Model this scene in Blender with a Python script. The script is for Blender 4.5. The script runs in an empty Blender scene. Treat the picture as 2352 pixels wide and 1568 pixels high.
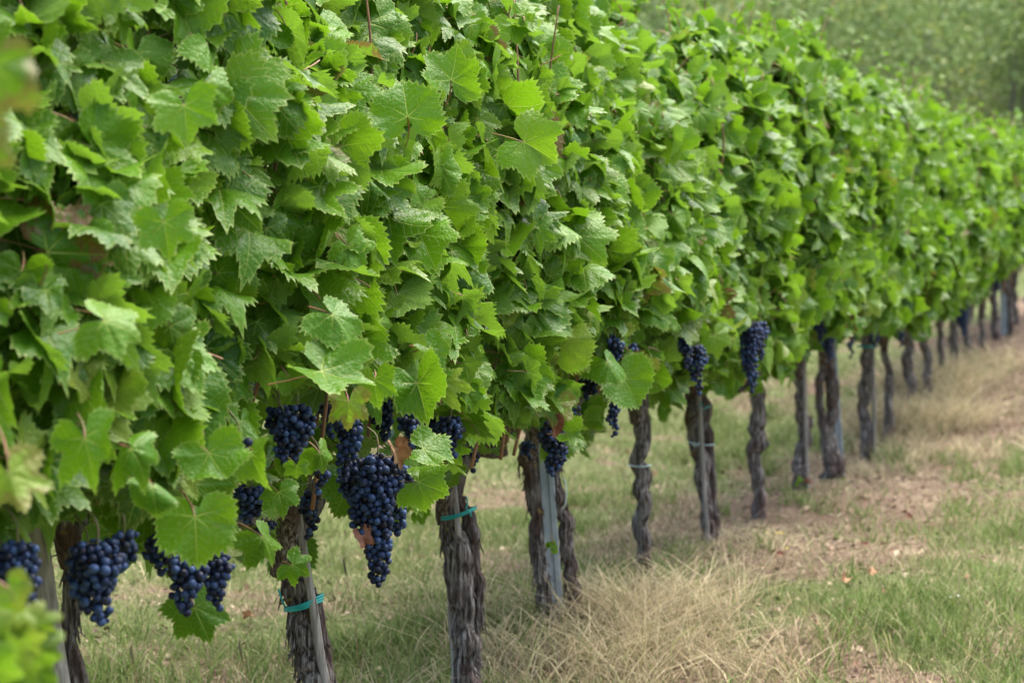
import bpy, math, random
import numpy as np
from mathutils import noise as mnoise, Vector
random.seed(7)
RNG = np.random.default_rng(11)
R = math.radians
SC = bpy.context.scene
COL = SC.collection

# ------------------------------------------------------------------ camera, sky, sun, exposure
F = 5200.0            # focal length in photo pixels (the photo measured 2352 px wide)
CW, CH = 2352.0, 1568.0
CAMZ = 1.18
PITCH = R(2.14)
VX = 2900.0           # where the row vanishes
PROW = 2.3            # the row passes 2.3 m left of the camera
TANT = (VX - CW / 2) / F
TH = math.atan(TANT)
ST, CT = math.sin(TH), math.cos(TH)

cam_d = bpy.data.cameras.new('camera')
cam = bpy.data.objects.new('camera', cam_d)
COL.objects.link(cam)
cam.location = (0, 0, CAMZ)
cam.rotation_euler = (R(90) - PITCH, 0, 0)
cam_d.sensor_width = 36
cam_d.lens = F / CW * 36
cam_d.clip_end = 2000
cam_d.dof.use_dof = True
cam_d.dof.focus_distance = 5.2
cam_d.dof.aperture_fstop = 4.4
cam_d.dof.aperture_blades = 7
SC.camera = cam

SUN_EL, SUN_AZ = R(67), R(42)     # azimuth from +Y towards +X
world = bpy.data.worlds.new('World')
SC.world = world
world.use_nodes = True
wn = world.node_tree.nodes
bg = wn['Background']
sky = wn.new('ShaderNodeTexSky')
sky.sky_type = 'NISHITA'
sky.sun_disc = False
sky.sun_elevation = SUN_EL
sky.sun_rotation = SUN_AZ
sky.air_density = 1.0
sky.dust_density = 4.0
sky.ozone_density = 1.0
world.node_tree.links.new(sky.outputs[0], bg.inputs[0])
bg.inputs[1].default_value = 0.125
sun_d = bpy.data.lights.new('sun', 'SUN')
sun_d.energy = 2.9
sun_d.angle = R(75)
sun_d.color = (1.0, 0.96, 0.9)
sun = bpy.data.objects.new('sun', sun_d)
COL.objects.link(sun)
sd = Vector((math.sin(SUN_AZ) * math.cos(SUN_EL), math.cos(SUN_AZ) * math.cos(SUN_EL), math.sin(SUN_EL)))
sun.rotation_euler = sd.to_track_quat('Z', 'Y').to_euler()
SC.view_settings.view_transform = 'Standard'
SC.view_settings.look = 'None'
SC.view_settings.gamma = 1
SC.view_settings.exposure = 1.88
SC.render.engine = 'CYCLES'
SC.cycles.max_bounces = 8
SC.cycles.transparent_max_bounces = 4

# ------------------------------------------------------------------ measuring helpers
FWD = np.array([0, math.cos(PITCH), -math.sin(PITCH)])
UPV = np.array([0, math.sin(PITCH), math.cos(PITCH)])
RGT = np.array([1.0, 0, 0])
CAM = np.array([0, 0, CAMZ])

def P(x, y, D):
    return CAM + D * (FWD + RGT * (x - CW / 2) / F + UPV * (CH / 2 - y) / F)

def proj(p):
    d = np.asarray(p) - CAM
    D = d @ FWD
    return CW / 2 + F * (d @ RGT) / D, CH / 2 - F * (d @ UPV) / D, D

def depth(x, q=0.0):
    """depth of the vertical plane q metres in front of the row centre, seen at photo column x"""
    return F * (PROW - q / CT) / (VX - x)

NV = np.array([CT, -ST, 0])       # from the row towards the open lane
DV = np.array([ST, CT, 0])        # along the row, away

def rowpt(t, q, z):
    t = np.asarray(t, float)
    q = np.asarray(q, float)
    z = np.asarray(z, float)
    ox = -PROW * CT               # signed distance of the row line from the camera
    return np.stack([DV[0] * t + NV[0] * (q + ox), DV[1] * t + NV[1] * (q + ox), z + 0 * t], -1)

def row_tq(X, Y):
    return X * ST + Y * CT, X * CT - Y * ST + PROW * CT

def hash2(ix, iy, s):
    h = (ix * 374761393 + iy * 668265263 + s * 974634777).astype(np.int64) & 0x7fffffff
    h = (h ^ (h >> 13)) * 1274126177 & 0x7fffffff
    return ((h ^ (h >> 16)) & 0xffff) / 65535.0

def vnoise(x, y, s=0):
    x = np.asarray(x, float); y = np.asarray(y, float)
    ix = np.floor(x).astype(np.int64); iy = np.floor(y).astype(np.int64)
    fx = x - ix; fy = y - iy
    fx = fx * fx * (3 - 2 * fx); fy = fy * fy * (3 - 2 * fy)
    a = hash2(ix, iy, s); b = hash2(ix + 1, iy, s); c = hash2(ix, iy + 1, s); d = hash2(ix + 1, iy + 1, s)
    return (a * (1 - fx) + b * fx) * (1 - fy) + (c * (1 - fx) + d * fx) * fy

def gz(X, Y):
    X = np.asarray(X, float); Y = np.asarray(Y, float)
    g = np.interp(Y, [-400, 0, 5.6, 6.7, 7.4, 12.6, 13.6, 15, 16.8, 19.4, 22, 30, 38, 46, 60, 90, 160, 500],
                  [-0.2, -0.2, -0.15, -0.10, 0.0, 0.0, 0.03, 0.14, 0.30, 0.46, 0.56, 0.95, 1.6, 3.2, 8.5, 20, 48, 150])
    near = np.clip(1 - (np.abs(Y - 12) - 14) / 20, 0, 1)
    return g + near * (0.05 * (vnoise(X * 1.3, Y * 1.3, 3) - .5) + 0.03 * (vnoise(X * 4, Y * 4, 4) - .5))

def ground_hit(x, y):
    D = 8.0
    for _ in range(60):
        p = P(x, y, D)
        dz = p[2] - gz(p[0], p[1])
        D += dz * 3
    return P(x, y, D)

# ------------------------------------------------------------------ objects, tags
def tag(o, label=None, cat=None, group=None, kind=None):
    if label: o['label'] = label
    if cat: o['category'] = cat
    if group: o['group'] = group
    if kind: o['kind'] = kind
    return o

def empty(name, loc):
    o = bpy.data.objects.new(name, None)
    o.location = loc
    o.empty_display_size = 0.1
    COL.objects.link(o)
    return o

class MB:
    """collects vertices and faces as arrays, builds ONE mesh object"""
    def __init__(self):
        self.v, self.tint, self.luv = [], [], []
        self.f = []        # (faces array n x k, material index)
        self.n = 0
    def add(self, v, faces, tint=None, luv=None):
        v = np.asarray(v, float).reshape(-1, 3)
        self.v.append(v)
        t = np.zeros((len(v), 4)) if tint is None else np.broadcast_to(np.asarray(tint, float), (len(v), 4))
        self.tint.append(t)
        self.luv.append(np.zeros((len(v), 3)) if luv is None else luv)
        for fa, mi in faces:
            fa = np.asarray(fa, np.int64)
            if len(fa): self.f.append((fa + self.n, mi))
        self.n += len(v)
    def build(self, name, mats, parent=None, smooth=True, origin=None):
        v = np.concatenate(self.v)
        if parent is not None:
            v = v - np.array(parent.location)
        elif origin is not None:
            v = v - np.array(origin)
        me = bpy.data.meshes.new(name)
        me.vertices.add(len(v))
        me.vertices.foreach_set('co', v.astype(np.float32).ravel())
        loops = np.concatenate([f.ravel() for f, _ in self.f])
        tot = np.concatenate([np.full(len(f), f.shape[1]) for f, _ in self.f])
        mi = np.concatenate([np.full(len(f), m) for f, m in self.f])
        start = np.concatenate([[0], np.cumsum(tot)[:-1]])
        me.loops.add(len(loops))
        me.loops.foreach_set('vertex_index', loops.astype(np.int32))
        me.polygons.add(len(tot))
        me.polygons.foreach_set('loop_start', start.astype(np.int32))
        me.polygons.foreach_set('loop_total', tot.astype(np.int32))
        me.polygons.foreach_set('material_index', mi.astype(np.int32))
        me.polygons.foreach_set('use_smooth', np.full(len(tot), smooth))
        a = me.attributes.new('tint', 'FLOAT_COLOR', 'POINT')
        a.data.foreach_set('color', np.concatenate(self.tint).astype(np.float32).ravel())
        b = me.attributes.new('leafpos', 'FLOAT_VECTOR', 'POINT')
        b.data.foreach_set('vector', np.concatenate(self.luv).astype(np.float32).ravel())
        me.update(calc_edges=True)
        me.validate()
        for m in (mats if isinstance(mats, (list, tuple)) else [mats]):
            me.materials.append(m)
        o = bpy.data.objects.new(name, me)
        COL.objects.link(o)
        if parent is not None: o.parent = parent
        elif origin is not None: o.location = origin
        return o

def catmull(pts, n):
    pts = np.asarray(pts, float)
    m = len(pts)
    ext = np.vstack([2 * pts[0] - pts[1], pts, 2 * pts[-1] - pts[-2]])
    out = []
    for u in np.linspace(0, m - 1, n):
        i = min(int(u), m - 2); f = u - i
        a, b, c, d = ext[i], ext[i + 1], ext[i + 2], ext[i + 3]
        out.append(.5 * ((2 * b) + (-a + c) * f + (2 * a - 5 * b + 4 * c - d) * f * f + (-a + 3 * b - 3 * c + d) * f ** 3))
    return np.array(out)

def frames(c):
    t = np.gradient(c, axis=0)
    t /= np.linalg.norm(t, axis=1)[:, None] + 1e-9
    ref = np.array([0.31, 0.95, 0.05]) if abs(t[:, 2]).mean() > .6 else np.array([0.05, 0.1, 1.0])
    a = np.cross(np.broadcast_to(ref, t.shape), t)
    a /= np.linalg.norm(a, axis=1)[:, None] + 1e-9
    b = np.cross(t, a)
    return t, a, b

def tube(mb, pts, rad, n=None, sides=8, mi=0, tint=None, caps=True, disp=None):
    """pts control points, rad radii at them"""
    pts = np.asarray(pts, float)
    n = n or max(2, len(pts) * 3)
    c = catmull(pts, n)
    r = np.interp(np.linspace(0, 1, n), np.linspace(0, 1, len(pts)), np.broadcast_to(rad, (len(pts),)))
    t, a, b = frames(c)
    ang = np.linspace(0, 2 * np.pi, sides, endpoint=False)
    rr = r[:, None] * np.ones(sides)
    if disp is not None: rr = disp(c, r, ang, a, b)
    v = c[:, None, :] + rr[:, :, None] * (np.cos(ang)[None, :, None] * a[:, None, :] + np.sin(ang)[None, :, None] * b[:, None, :])
    idx = np.arange(n * sides).reshape(n, sides)
    q = np.stack([idx[:-1], np.roll(idx[:-1], -1, 1), np.roll(idx[1:], -1, 1), idx[1:]], -1).reshape(-1, 4)
    v = v.reshape(-1, 3)
    fs = [(q, mi)]
    if caps:
        v = np.vstack([v, c[0] , c[-1]])
        k = n * sides
        i0 = idx[0]; i1 = idx[-1]
        fs.append((np.stack([np.full(sides, k), np.roll(i0, -1), i0], -1), mi))
        fs.append((np.stack([np.full(sides, k + 1), i1, np.roll(i1, -1)], -1), mi))
    mb.add(v, fs, tint)

def bar(mb, p0, p1, w, d, side, mi=0, n=1, jitter=0.0):
    """rectangular bar from p0 to p1, width w along 'side', depth d across, chamfered edges"""
    p0 = np.asarray(p0, float); p1 = np.asarray(p1, float)
    t = (p1 - p0) / np.linalg.norm(p1 - p0)
    s = side - t * (side @ t); s = s / np.linalg.norm(s)
    u = np.cross(t, s)
    ch = min(w, d) * .12
    prof = [(-w/2+ch, -d/2), (w/2-ch, -d/2), (w/2, -d/2+ch), (w/2, d/2-ch), (w/2-ch, d/2), (-w/2+ch, d/2), (-w/2, d/2-ch), (-w/2, -d/2+ch)]
    rings = []
    for k in range(n + 1):
        c = p0 + (p1 - p0) * k / n + (RNG.normal(0, jitter, 3) if jitter else 0)
        rings.append([c + s * a + u * b for a, b in prof])
    v = np.array(rings).reshape(-1, 3)
    idx = np.arange((n + 1) * 8).reshape(n + 1, 8)
    q = np.stack([idx[:-1], np.roll(idx[:-1], -1, 1), np.roll(idx[1:], -1, 1), idx[1:]], -1).reshape(-1, 4)
    mb.add(v, [(q, mi), (idx[:1, ::-1], mi), (idx[-1:], mi)])

# ------------------------------------------------------------------ materials
class NT:
    def __init__(self, name):
        self.m = bpy.data.materials.new(name); self.m.use_nodes = True
        self.t = self.m.node_tree; self.t.nodes.clear()
        self.out = self.n('ShaderNodeOutputMaterial')
    def n(self, typ, **kw):
        nd = self.t.nodes.new(typ)
        for k, v in kw.items(): setattr(nd, k, v)
        return nd
    def set(self, sock, v):
        if hasattr(v, 'is_output') or isinstance(v, bpy.types.NodeSocket): self.t.links.new(v, sock)
        else: sock.default_value = v
    def math(self, op, a, b=0.0, c=None, clamp=False):
        nd = self.n('ShaderNodeMath', operation=op, use_clamp=clamp)
        self.set(nd.inputs[0], a); self.set(nd.inputs[1], b)
        if c is not None: self.set(nd.inputs[2], c)
        return nd.outputs[0]
    def mix(self, f, a, b):
        nd = self.n('ShaderNodeMix', data_type='RGBA')
        self.set(nd.inputs[0], f); self.set(nd.inputs[6], a); self.set(nd.inputs[7], b)
        return nd.outputs[2]
    def noise(self, vec, scale, detail=3, rough=.55):
        nd = self.n('ShaderNodeTexNoise')
        if vec is not None: self.t.links.new(vec, nd.inputs['Vector'])
        nd.inputs['Scale'].default_value = scale; nd.inputs['Detail'].default_value = detail
        nd.inputs['Roughness'].default_value = rough
        return nd.outputs[0]
    def ramp(self, f, stops):
        nd = self.n('ShaderNodeValToRGB')
        e = nd.color_ramp.elements
        while len(e) < len(stops): e.new(.5)
        for k, (p, c) in enumerate(stops):
            e[k].position = p; e[k].color = c if len(c) == 4 else (*c, 1)
        self.set(nd.inputs[0], f)
        return nd.outputs[0]
    def step(self, x, lo, hi):
        nd = self.n('ShaderNodeMapRange', interpolation_type='SMOOTHSTEP')
        self.set(nd.inputs[0], x); self.set(nd.inputs[1], lo); self.set(nd.inputs[2], hi)
        return nd.outputs[0]
    def attr(self, name): return self.n('ShaderNodeAttribute', attribute_name=name)
    def objco(self, scale=(1, 1, 1)):
        tc = self.n('ShaderNodeTexCoord'); mp = self.n('ShaderNodeMapping')
        mp.inputs['Scale'].default_value = scale
        self.t.links.new(tc.outputs['Object'], mp.inputs[0])
        return mp.outputs[0]
    def bump(self, h, strength=.5, dist=.01):
        nd = self.n('ShaderNodeBump'); nd.inputs['Strength'].default_value = strength
        nd.inputs['Distance'].default_value = dist; self.set(nd.inputs['Height'], h)
        return nd.outputs[0]
    def bsdf(self, col, rough=.6, normal=None, spec=.5, metal=0.0):
        nd = self.n('ShaderNodeBsdfPrincipled')
        self.set(nd.inputs['Base Color'], col); self.set(nd.inputs['Roughness'], rough)
        self.set(nd.inputs['Metallic'], metal); nd.inputs['Specular IOR Level'].default_value = spec
        if normal is not None: self.t.links.new(normal, nd.inputs['Normal'])
        return nd.outputs[0]
    def done(self, sh):
        self.t.links.new(sh, self.out.inputs[0]); return self.m

def rgb(*c): return (*c, 1)

def mat_leaf():
    k = NT('vine_leaf')
    tint = k.attr('tint'); sep = k.n('ShaderNodeSeparateColor'); k.t.links.new(tint.outputs['Color'], sep.inputs[0])
    tr, tg, tb = sep.outputs
    lp = k.attr('leafpos'); sp = k.n('ShaderNodeSeparateXYZ'); k.t.links.new(lp.outputs['Vector'], sp.inputs[0])
    u, v, r = sp.outputs
    w = k.math('MULTIPLY_ADD', u, -.014, .022)
    main = k.math('SUBTRACT', 1, k.step(v, k.math('MULTIPLY', w, .45), w))
    s = k.math('MULTIPLY_ADD', v, -.85, u)
    s = k.math('DIVIDE', s, .17)
    fr = k.math('ABSOLUTE', k.math('SUBTRACT', s, k.math('ROUND', s)))
    sec = k.math('SUBTRACT', 1, k.step(fr, .02, .075))
    sec = k.math('MULTIPLY', sec, k.step(v, .0, .05))
    oc = k.objco()
    n1 = k.noise(oc, 9, 2); n2 = k.noise(oc, 60, 3)
    base = k.mix(tr, rgb(.027, .100, .005), rgb(.115, .262, .008))
    base = k.mix(k.math('MULTIPLY', n2, .5), base, rgb(.065, .175, .008))
    yel = k.math('MULTIPLY', tg, k.step(n1, .3, .6))
    base = k.mix(yel, base, rgb(.30, .34, .06))
    edge = k.step(k.math('MULTIPLY_ADD', n2, .08, r), .955, 1.03)
    base = k.mix(k.math('MULTIPLY', edge, .55), base, rgb(.36, .44, .12))
    brn = k.math('MULTIPLY', tb, k.step(k.math('MULTIPLY_ADD', n2, .9, k.math('MULTIPLY', r, .55)), .72, .9))
    base = k.mix(brn, base, rgb(.17, .095, .035))
    vs = k.n('ShaderNodeTexVoronoi'); k.t.links.new(oc, vs.inputs['Vector']); vs.inputs['Scale'].default_value = 75
    spot = k.math('MULTIPLY', k.math('LESS_THAN', vs.outputs[0], .17), k.math('GREATER_THAN', n1, .56))
    base = k.mix(k.math('MULTIPLY', spot, .6), base, rgb(.16, .11, .035))
    vein = k.math('MAXIMUM', k.math('MULTIPLY', main, .85), k.math('MULTIPLY', sec, .4))
    front = k.mix(vein, base, rgb(.33, .42, .08))
    back = k.mix(.6, base, rgb(.16, .27, .05))
    back = k.mix(k.math('MULTIPLY', vein, .8), back, rgb(.38, .45, .20))
    geo = k.n('ShaderNodeNewGeometry')
    col = k.mix(geo.outputs['Backfacing'], front, back)
    vor = k.n('ShaderNodeTexVoronoi', feature='SMOOTH_F1'); k.t.links.new(oc, vor.inputs['Vector'])
    vor.inputs['Scale'].default_value = 140
    h = k.math('MULTIPLY_ADD', vor.outputs[0], -.55, k.math('MULTIPLY', n2, .6))
    h = k.math('SUBTRACT', h, k.math('MULTIPLY', k.math('MAXIMUM', main, k.math('MULTIPLY', sec, .8)), .5))
    nor = k.bump(h, .7, .0045)
    rough = k.math('MULTIPLY_ADD', n2, .25, k.math('MULTIPLY_ADD', geo.outputs['Backfacing'], .3, .22))
    p = k.bsdf(col, rough, nor, .24)
    tl = k.n('ShaderNodeBsdfTranslucent')
    tcol = k.mix(.55, col, rgb(.20, .39, .008))
    tcol = k.mix(brn, tcol, rgb(.16, .08, .03))
    k.t.links.new(tcol, tl.inputs[0]); k.t.links.new(nor, tl.inputs['Normal'])
    mx = k.n('ShaderNodeMixShader'); mx.inputs[0].default_value = .38
    k.t.links.new(p, mx.inputs[1]); k.t.links.new(tl.outputs[0], mx.inputs[2])
    return k.done(mx.outputs[0])

def mat_simple(name, c1, c2, scale=20, rough=.7, stretch=(1, 1, 1), bump=.3, bd=.004, spec=.4, metal=0.0, detail=4):
    k = NT(name); oc = k.objco(stretch); n = k.noise(oc, scale, detail)
    col = k.ramp(n, [(.3, c1), (.7, c2)])
    return k.done(k.bsdf(col, rough, k.bump(n, bump, bd), spec, metal))

def mat_bark():
    k = NT('old_vine_bark')
    oc = k.objco((1, 1, .085)); oc2 = k.objco((1, 1, .5))
    n = k.noise(oc, 120, 5, .62); n2 = k.noise(oc2, 12, 3); n3 = k.noise(oc, 260, 3)
    c = k.ramp(n, [(.32, (.015, .011, .009)), (.45, (.068, .053, .045)), (.56, (.19, .165, .148)), (.70, (.43, .40, .375))])
    c = k.mix(k.math('MULTIPLY', k.step(n2, .46, .62), .75), c, rgb(.075, .042, .034))
    lich = k.step(k.noise(k.objco(), 26, 2), .70, .74)
    c = k.mix(k.math('MULTIPLY', lich, .6), c, rgb(.25, .17, .035))
    h = k.math('MULTIPLY_ADD', n3, .35, n)
    return k.done(k.bsdf(c, .9, k.bump(h, .9, .012), .2))

def mat_wood():
    k = NT('weathered_wood')
    oc = k.objco((1, 1, .05)); n = k.noise(oc, 110, 4, .6); n2 = k.noise(k.objco(), 7, 2)
    c = k.ramp(n, [(.3, (.10, .085, .07)), (.5, (.27, .245, .215)), (.72, (.44, .41, .37))])
    c = k.mix(k.math('MULTIPLY', n2, .4), c, rgb(.15, .125, .105))
    return k.done(k.bsdf(c, .85, k.bump(n, .5, .004), .25))

def mat_berry():
    k = NT('grape_skin')
    oc = k.objco(); n = k.noise(oc, 70, 3)
    tint = k.attr('tint'); sep = k.n('ShaderNodeSeparateColor'); k.t.links.new(tint.outputs['Color'], sep.inputs[0])
    f = k.math('MULTIPLY_ADD', n, .9, k.math('MULTIPLY_ADD', sep.outputs[0], .5, -.25), clamp=True)
    c = k.ramp(f, [(.2, (.006, .007, .018)), (.45, (.014, .027, .080)), (.75, (.044, .080, .185))])
    c = k.mix(k.math('MULTIPLY', sep.outputs[1], .8), c, rgb(.014, .009, .02))
    return k.done(k.bsdf(c, k.math('MULTIPLY_ADD', n, .3, .38), k.bump(n, .10, .002), .30))

def mat_ground():
    k = NT('dry_vineyard_ground')
    tint = k.attr('tint'); sep = k.n('ShaderNodeSeparateColor'); k.t.links.new(tint.outputs['Color'], sep.inputs[0])
    oc = k.objco(); n = k.noise(oc, 3.5, 5, .65); n2 = k.noise(oc, 45, 4, .7); n3 = k.noise(oc, 160, 3)
    dry = k.ramp(n2, [(.3, (.055, .036, .026)), (.5, (.165, .108, .078)), (.7, (.30, .22, .16))])
    grn = k.ramp(n2, [(.3, (.05, .062, .02)), (.5, (.10, .125, .04)), (.7, (.18, .195, .085))])
    f = k.step(k.math('ADD', sep.outputs[0], k.math('MULTIPLY', k.math('SUBTRACT', n, .5), 1.1)), .35, .65)
    c = k.mix(f, grn, dry)
    h = k.math('MULTIPLY_ADD', n3, .4, n2)
    return k.done(k.bsdf(c, .95, k.bump(h, .8, .03), .1))

def mat_grass(name='grass_blade'):
    k = NT(name)
    tint = k.attr('tint'); sep = k.n('ShaderNodeSeparateColor'); k.t.links.new(tint.outputs['Color'], sep.inputs[0])
    r, g, b = sep.outputs
    green = k.mix(g, rgb(.065, .125, .020), rgb(.22, .28, .085))
    dry = k.mix(g, rgb(.12, .075, .050), rgb(.62, .52, .32))
    c = k.mix(r, green, dry)
    c = k.mix(k.math('MULTIPLY', b, .5), c, rgb(.5, .44, .27))
    p = k.bsdf(c, .65, None, .15)
    tl = k.n('ShaderNodeBsdfTranslucent'); k.t.links.new(c, tl.inputs[0])
    mx = k.n('ShaderNodeMixShader'); mx.inputs[0].default_value = .3
    k.t.links.new(p, mx.inputs[1]); k.t.links.new(tl.outputs[0], mx.inputs[2])
    return k.done(mx.outputs[0])

def mat_litter():
    k = NT('leaf_litter')
    tint = k.attr('tint'); sep = k.n('ShaderNodeSeparateColor'); k.t.links.new(tint.outputs['Color'], sep.inputs[0])
    r, g, b = sep.outputs
    c = k.mix(g, rgb(.075, .045, .032), rgb(.46, .37, .25))
    c = k.mix(k.math('MULTIPLY', k.step(b, .88, .97), .7), c, rgb(.22, .095, .055))
    return k.done(k.bsdf(c, .85, None, .15))

def mat_wood_leaf():
    k = NT('woodland_leaf')
    tint = k.attr('tint'); sep = k.n('ShaderNodeSeparateColor'); k.t.links.new(tint.outputs['Color'], sep.inputs[0])
    r, g, b = sep.outputs
    c = k.mix(r, rgb(.10, .165, .05), rgb(.27, .37, .115))
    c = k.mix(g, c, rgb(.36, .33, .10))
    p = k.bsdf(c, .55, None, .35)
    tl = k.n('ShaderNodeBsdfTranslucent'); k.t.links.new(c, tl.inputs[0])
    mx = k.n('ShaderNodeMixShader'); mx.inputs[0].default_value = .3
    k.t.links.new(p, mx.inputs[1]); k.t.links.new(tl.outputs[0], mx.inputs[2])
    return k.done(mx.outputs[0])

M_LEAF = mat_leaf(); M_BARK = mat_bark(); M_WOOD = mat_wood(); M_BERRY = mat_berry()
M_GROUND = mat_ground(); M_GRASS = mat_grass(); M_WLEAF = mat_wood_leaf(); M_LITTER = mat_litter()
M_PET = mat_simple('leaf_stalk', (.22, .20, .06), (.36, .11, .085), 25, .5, bump=.1)
M_CANE = mat_simple('ripe_cane', (.16, .07, .04), (.36, .19, .10), 30, .55, (1, 1, .2), .3)
M_STEM = mat_simple('bunch_stem', (.12, .14, .04), (.22, .14, .07), 40, .6, bump=.2)
M_DEAD = mat_simple('dead_leaf', (.26, .12, .055), (.50, .31, .17), 55, .8, bump=.6)
M_DEAD_RED = mat_simple('dead_leaf_red', (.16, .055, .035), (.32, .14, .085), 55, .8, bump=.6)
M_STEEL = mat_simple('galvanised_steel', (.19, .215, .23), (.30, .325, .335), 18, .5, bump=.05, metal=.35)
M_WIRE = mat_simple('old_wire', (.16, .18, .20), (.40, .43, .46), 60, .45, bump=.1, metal=.6)
M_TEAL = mat_simple('teal_plastic', (.012, .26, .25), (.03, .38, .36), 30, .4, bump=.05)
M_PALE = mat_simple('faded_plastic', (.42, .55, .55), (.62, .72, .70), 30, .45, bump=.05)
M_CUT = mat_simple('cut_wood', (.26, .23, .20), (.42, .39, .35), 60, .8, bump=.3)
M_YEL = mat_simple('yellow_petal', (.75, .62, .02), (.85, .74, .06), 30, .5, bump=.05)
M_WHITE = mat_simple('white_petal', (.75, .75, .74), (.85, .85, .84), 30, .5, bump=.05)
M_TRUNK = mat_simple('woodland_bark', (.10, .085, .07), (.22, .19, .165), 10, .9, bump=.3)

# ------------------------------------------------------------------ ground and hillside: one sheet
def dryness(X, Y):
    t, q = row_tq(X, Y)
    n = vnoise(X * 1.3, Y * .9, 8) * .42 + vnoise(X * 3.7, Y * 2.7, 9) * .33 + vnoise(X * 11, Y * 8, 10) * .25
    strip = np.clip((q + .5) / .4, 0, 1) * np.clip((1.0 - q) / .4, 0, 1) * np.clip((Y - 7.4) / 1.8, .05, 1)
    lane = np.clip((q - 1.0) / .5, 0, 1)
    back = np.clip((-q - .3) / .6, 0, 1)
    d = .39 + .60 * strip - .08 * lane - .10 * back + (n - .5) * 1.5
    far = np.clip((Y - 24) / 8, 0, 1)
    return np.clip(d * (1 - far) + .02 * far, 0, 1)

xs = np.unique(np.concatenate([np.linspace(-400, -40, 10), np.linspace(-40, -8, 17), np.linspace(-8, 14, 200), np.linspace(14, 40, 14), np.linspace(40, 400, 10)]))
ys = np.unique(np.concatenate([np.linspace(-200, -5, 10), np.linspace(-5, 3, 14), np.linspace(3, 26, 240), np.linspace(26, 70, 60), np.linspace(70, 500, 20)]))
GX, GY = np.meshgrid(xs, ys)
mb = MB()
gi = np.arange(GX.size).reshape(GX.shape)
gq = np.stack([gi[:-1, :-1], gi[:-1, 1:], gi[1:, 1:], gi[1:, :-1]], -1).reshape(-1, 4)
gt = np.zeros((GX.size, 4)); gt[:, 0] = dryness(GX, GY).ravel()
mb.add(np.stack([GX, GY, gz(GX, GY)], -1).reshape(-1, 3), [(gq, 0)], gt)
tag(mb.build('ground', M_GROUND), kind='structure')

# ------------------------------------------------------------------ the vines: where they stand (photo columns)
VX_COLS = [-731, 160, 705, 1062, 1268, 1473, 1614, 1740, 1840, 1906, 1990, 2038, 2092, 2131, 2160, 2189, 2220, 2256, 2284, 2310, 2331, 2362]
DEP = [depth(x) for x in VX_COLS]
TPOS = []
for x, D in zip(VX_COLS, DEP):
    p = P(x, 600, D); TPOS.append(row_tq(p[0], p[1])[0])

ZB_X = [-800, 0, 170, 300, 450, 560, 650, 720, 820, 960, 1050, 1100, 1200, 1330, 1400, 1500, 1560, 1700, 1800, 1900, 2000, 2100, 2200, 2300, 2352, 2420]
ZB_Y = [1500, 1275, 1270, 1275, 1280, 1285, 1270, 1190, 1150, 1170, 1150, 1080, 1040, 1040, 915, 930, 880, 880, 865, 795, 755, 770, 710, 635, 600, 570]
ZT_X = [-800, 1200, 1363, 1481, 1558, 1609, 1660, 1740, 1777, 1854, 1870, 1915, 1992, 2060, 2095, 2136, 2222, 2352, 2420]
ZT_Y = [None, None, 20, 80, 66, 78, 102, 104, 94, 104, 146, 172, 220, 238, 268, 272, 308, 316, 322]

def zbot(x, D):
    y = np.interp(x, ZB_X, ZB_Y)
    return CAMZ - (y - 590) * D / F
def ztop(x, D):
    xs_ = [a for a, b in zip(ZT_X, ZT_Y) if b is not None]; ys_ = [b for b in ZT_Y if b is not None]
    y = np.interp(x, xs_, ys_)
    z = CAMZ - (y - 590) * (F * PROW / (VX - x)) / F
    return np.where(x < xs_[0], 2.06, z)

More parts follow.
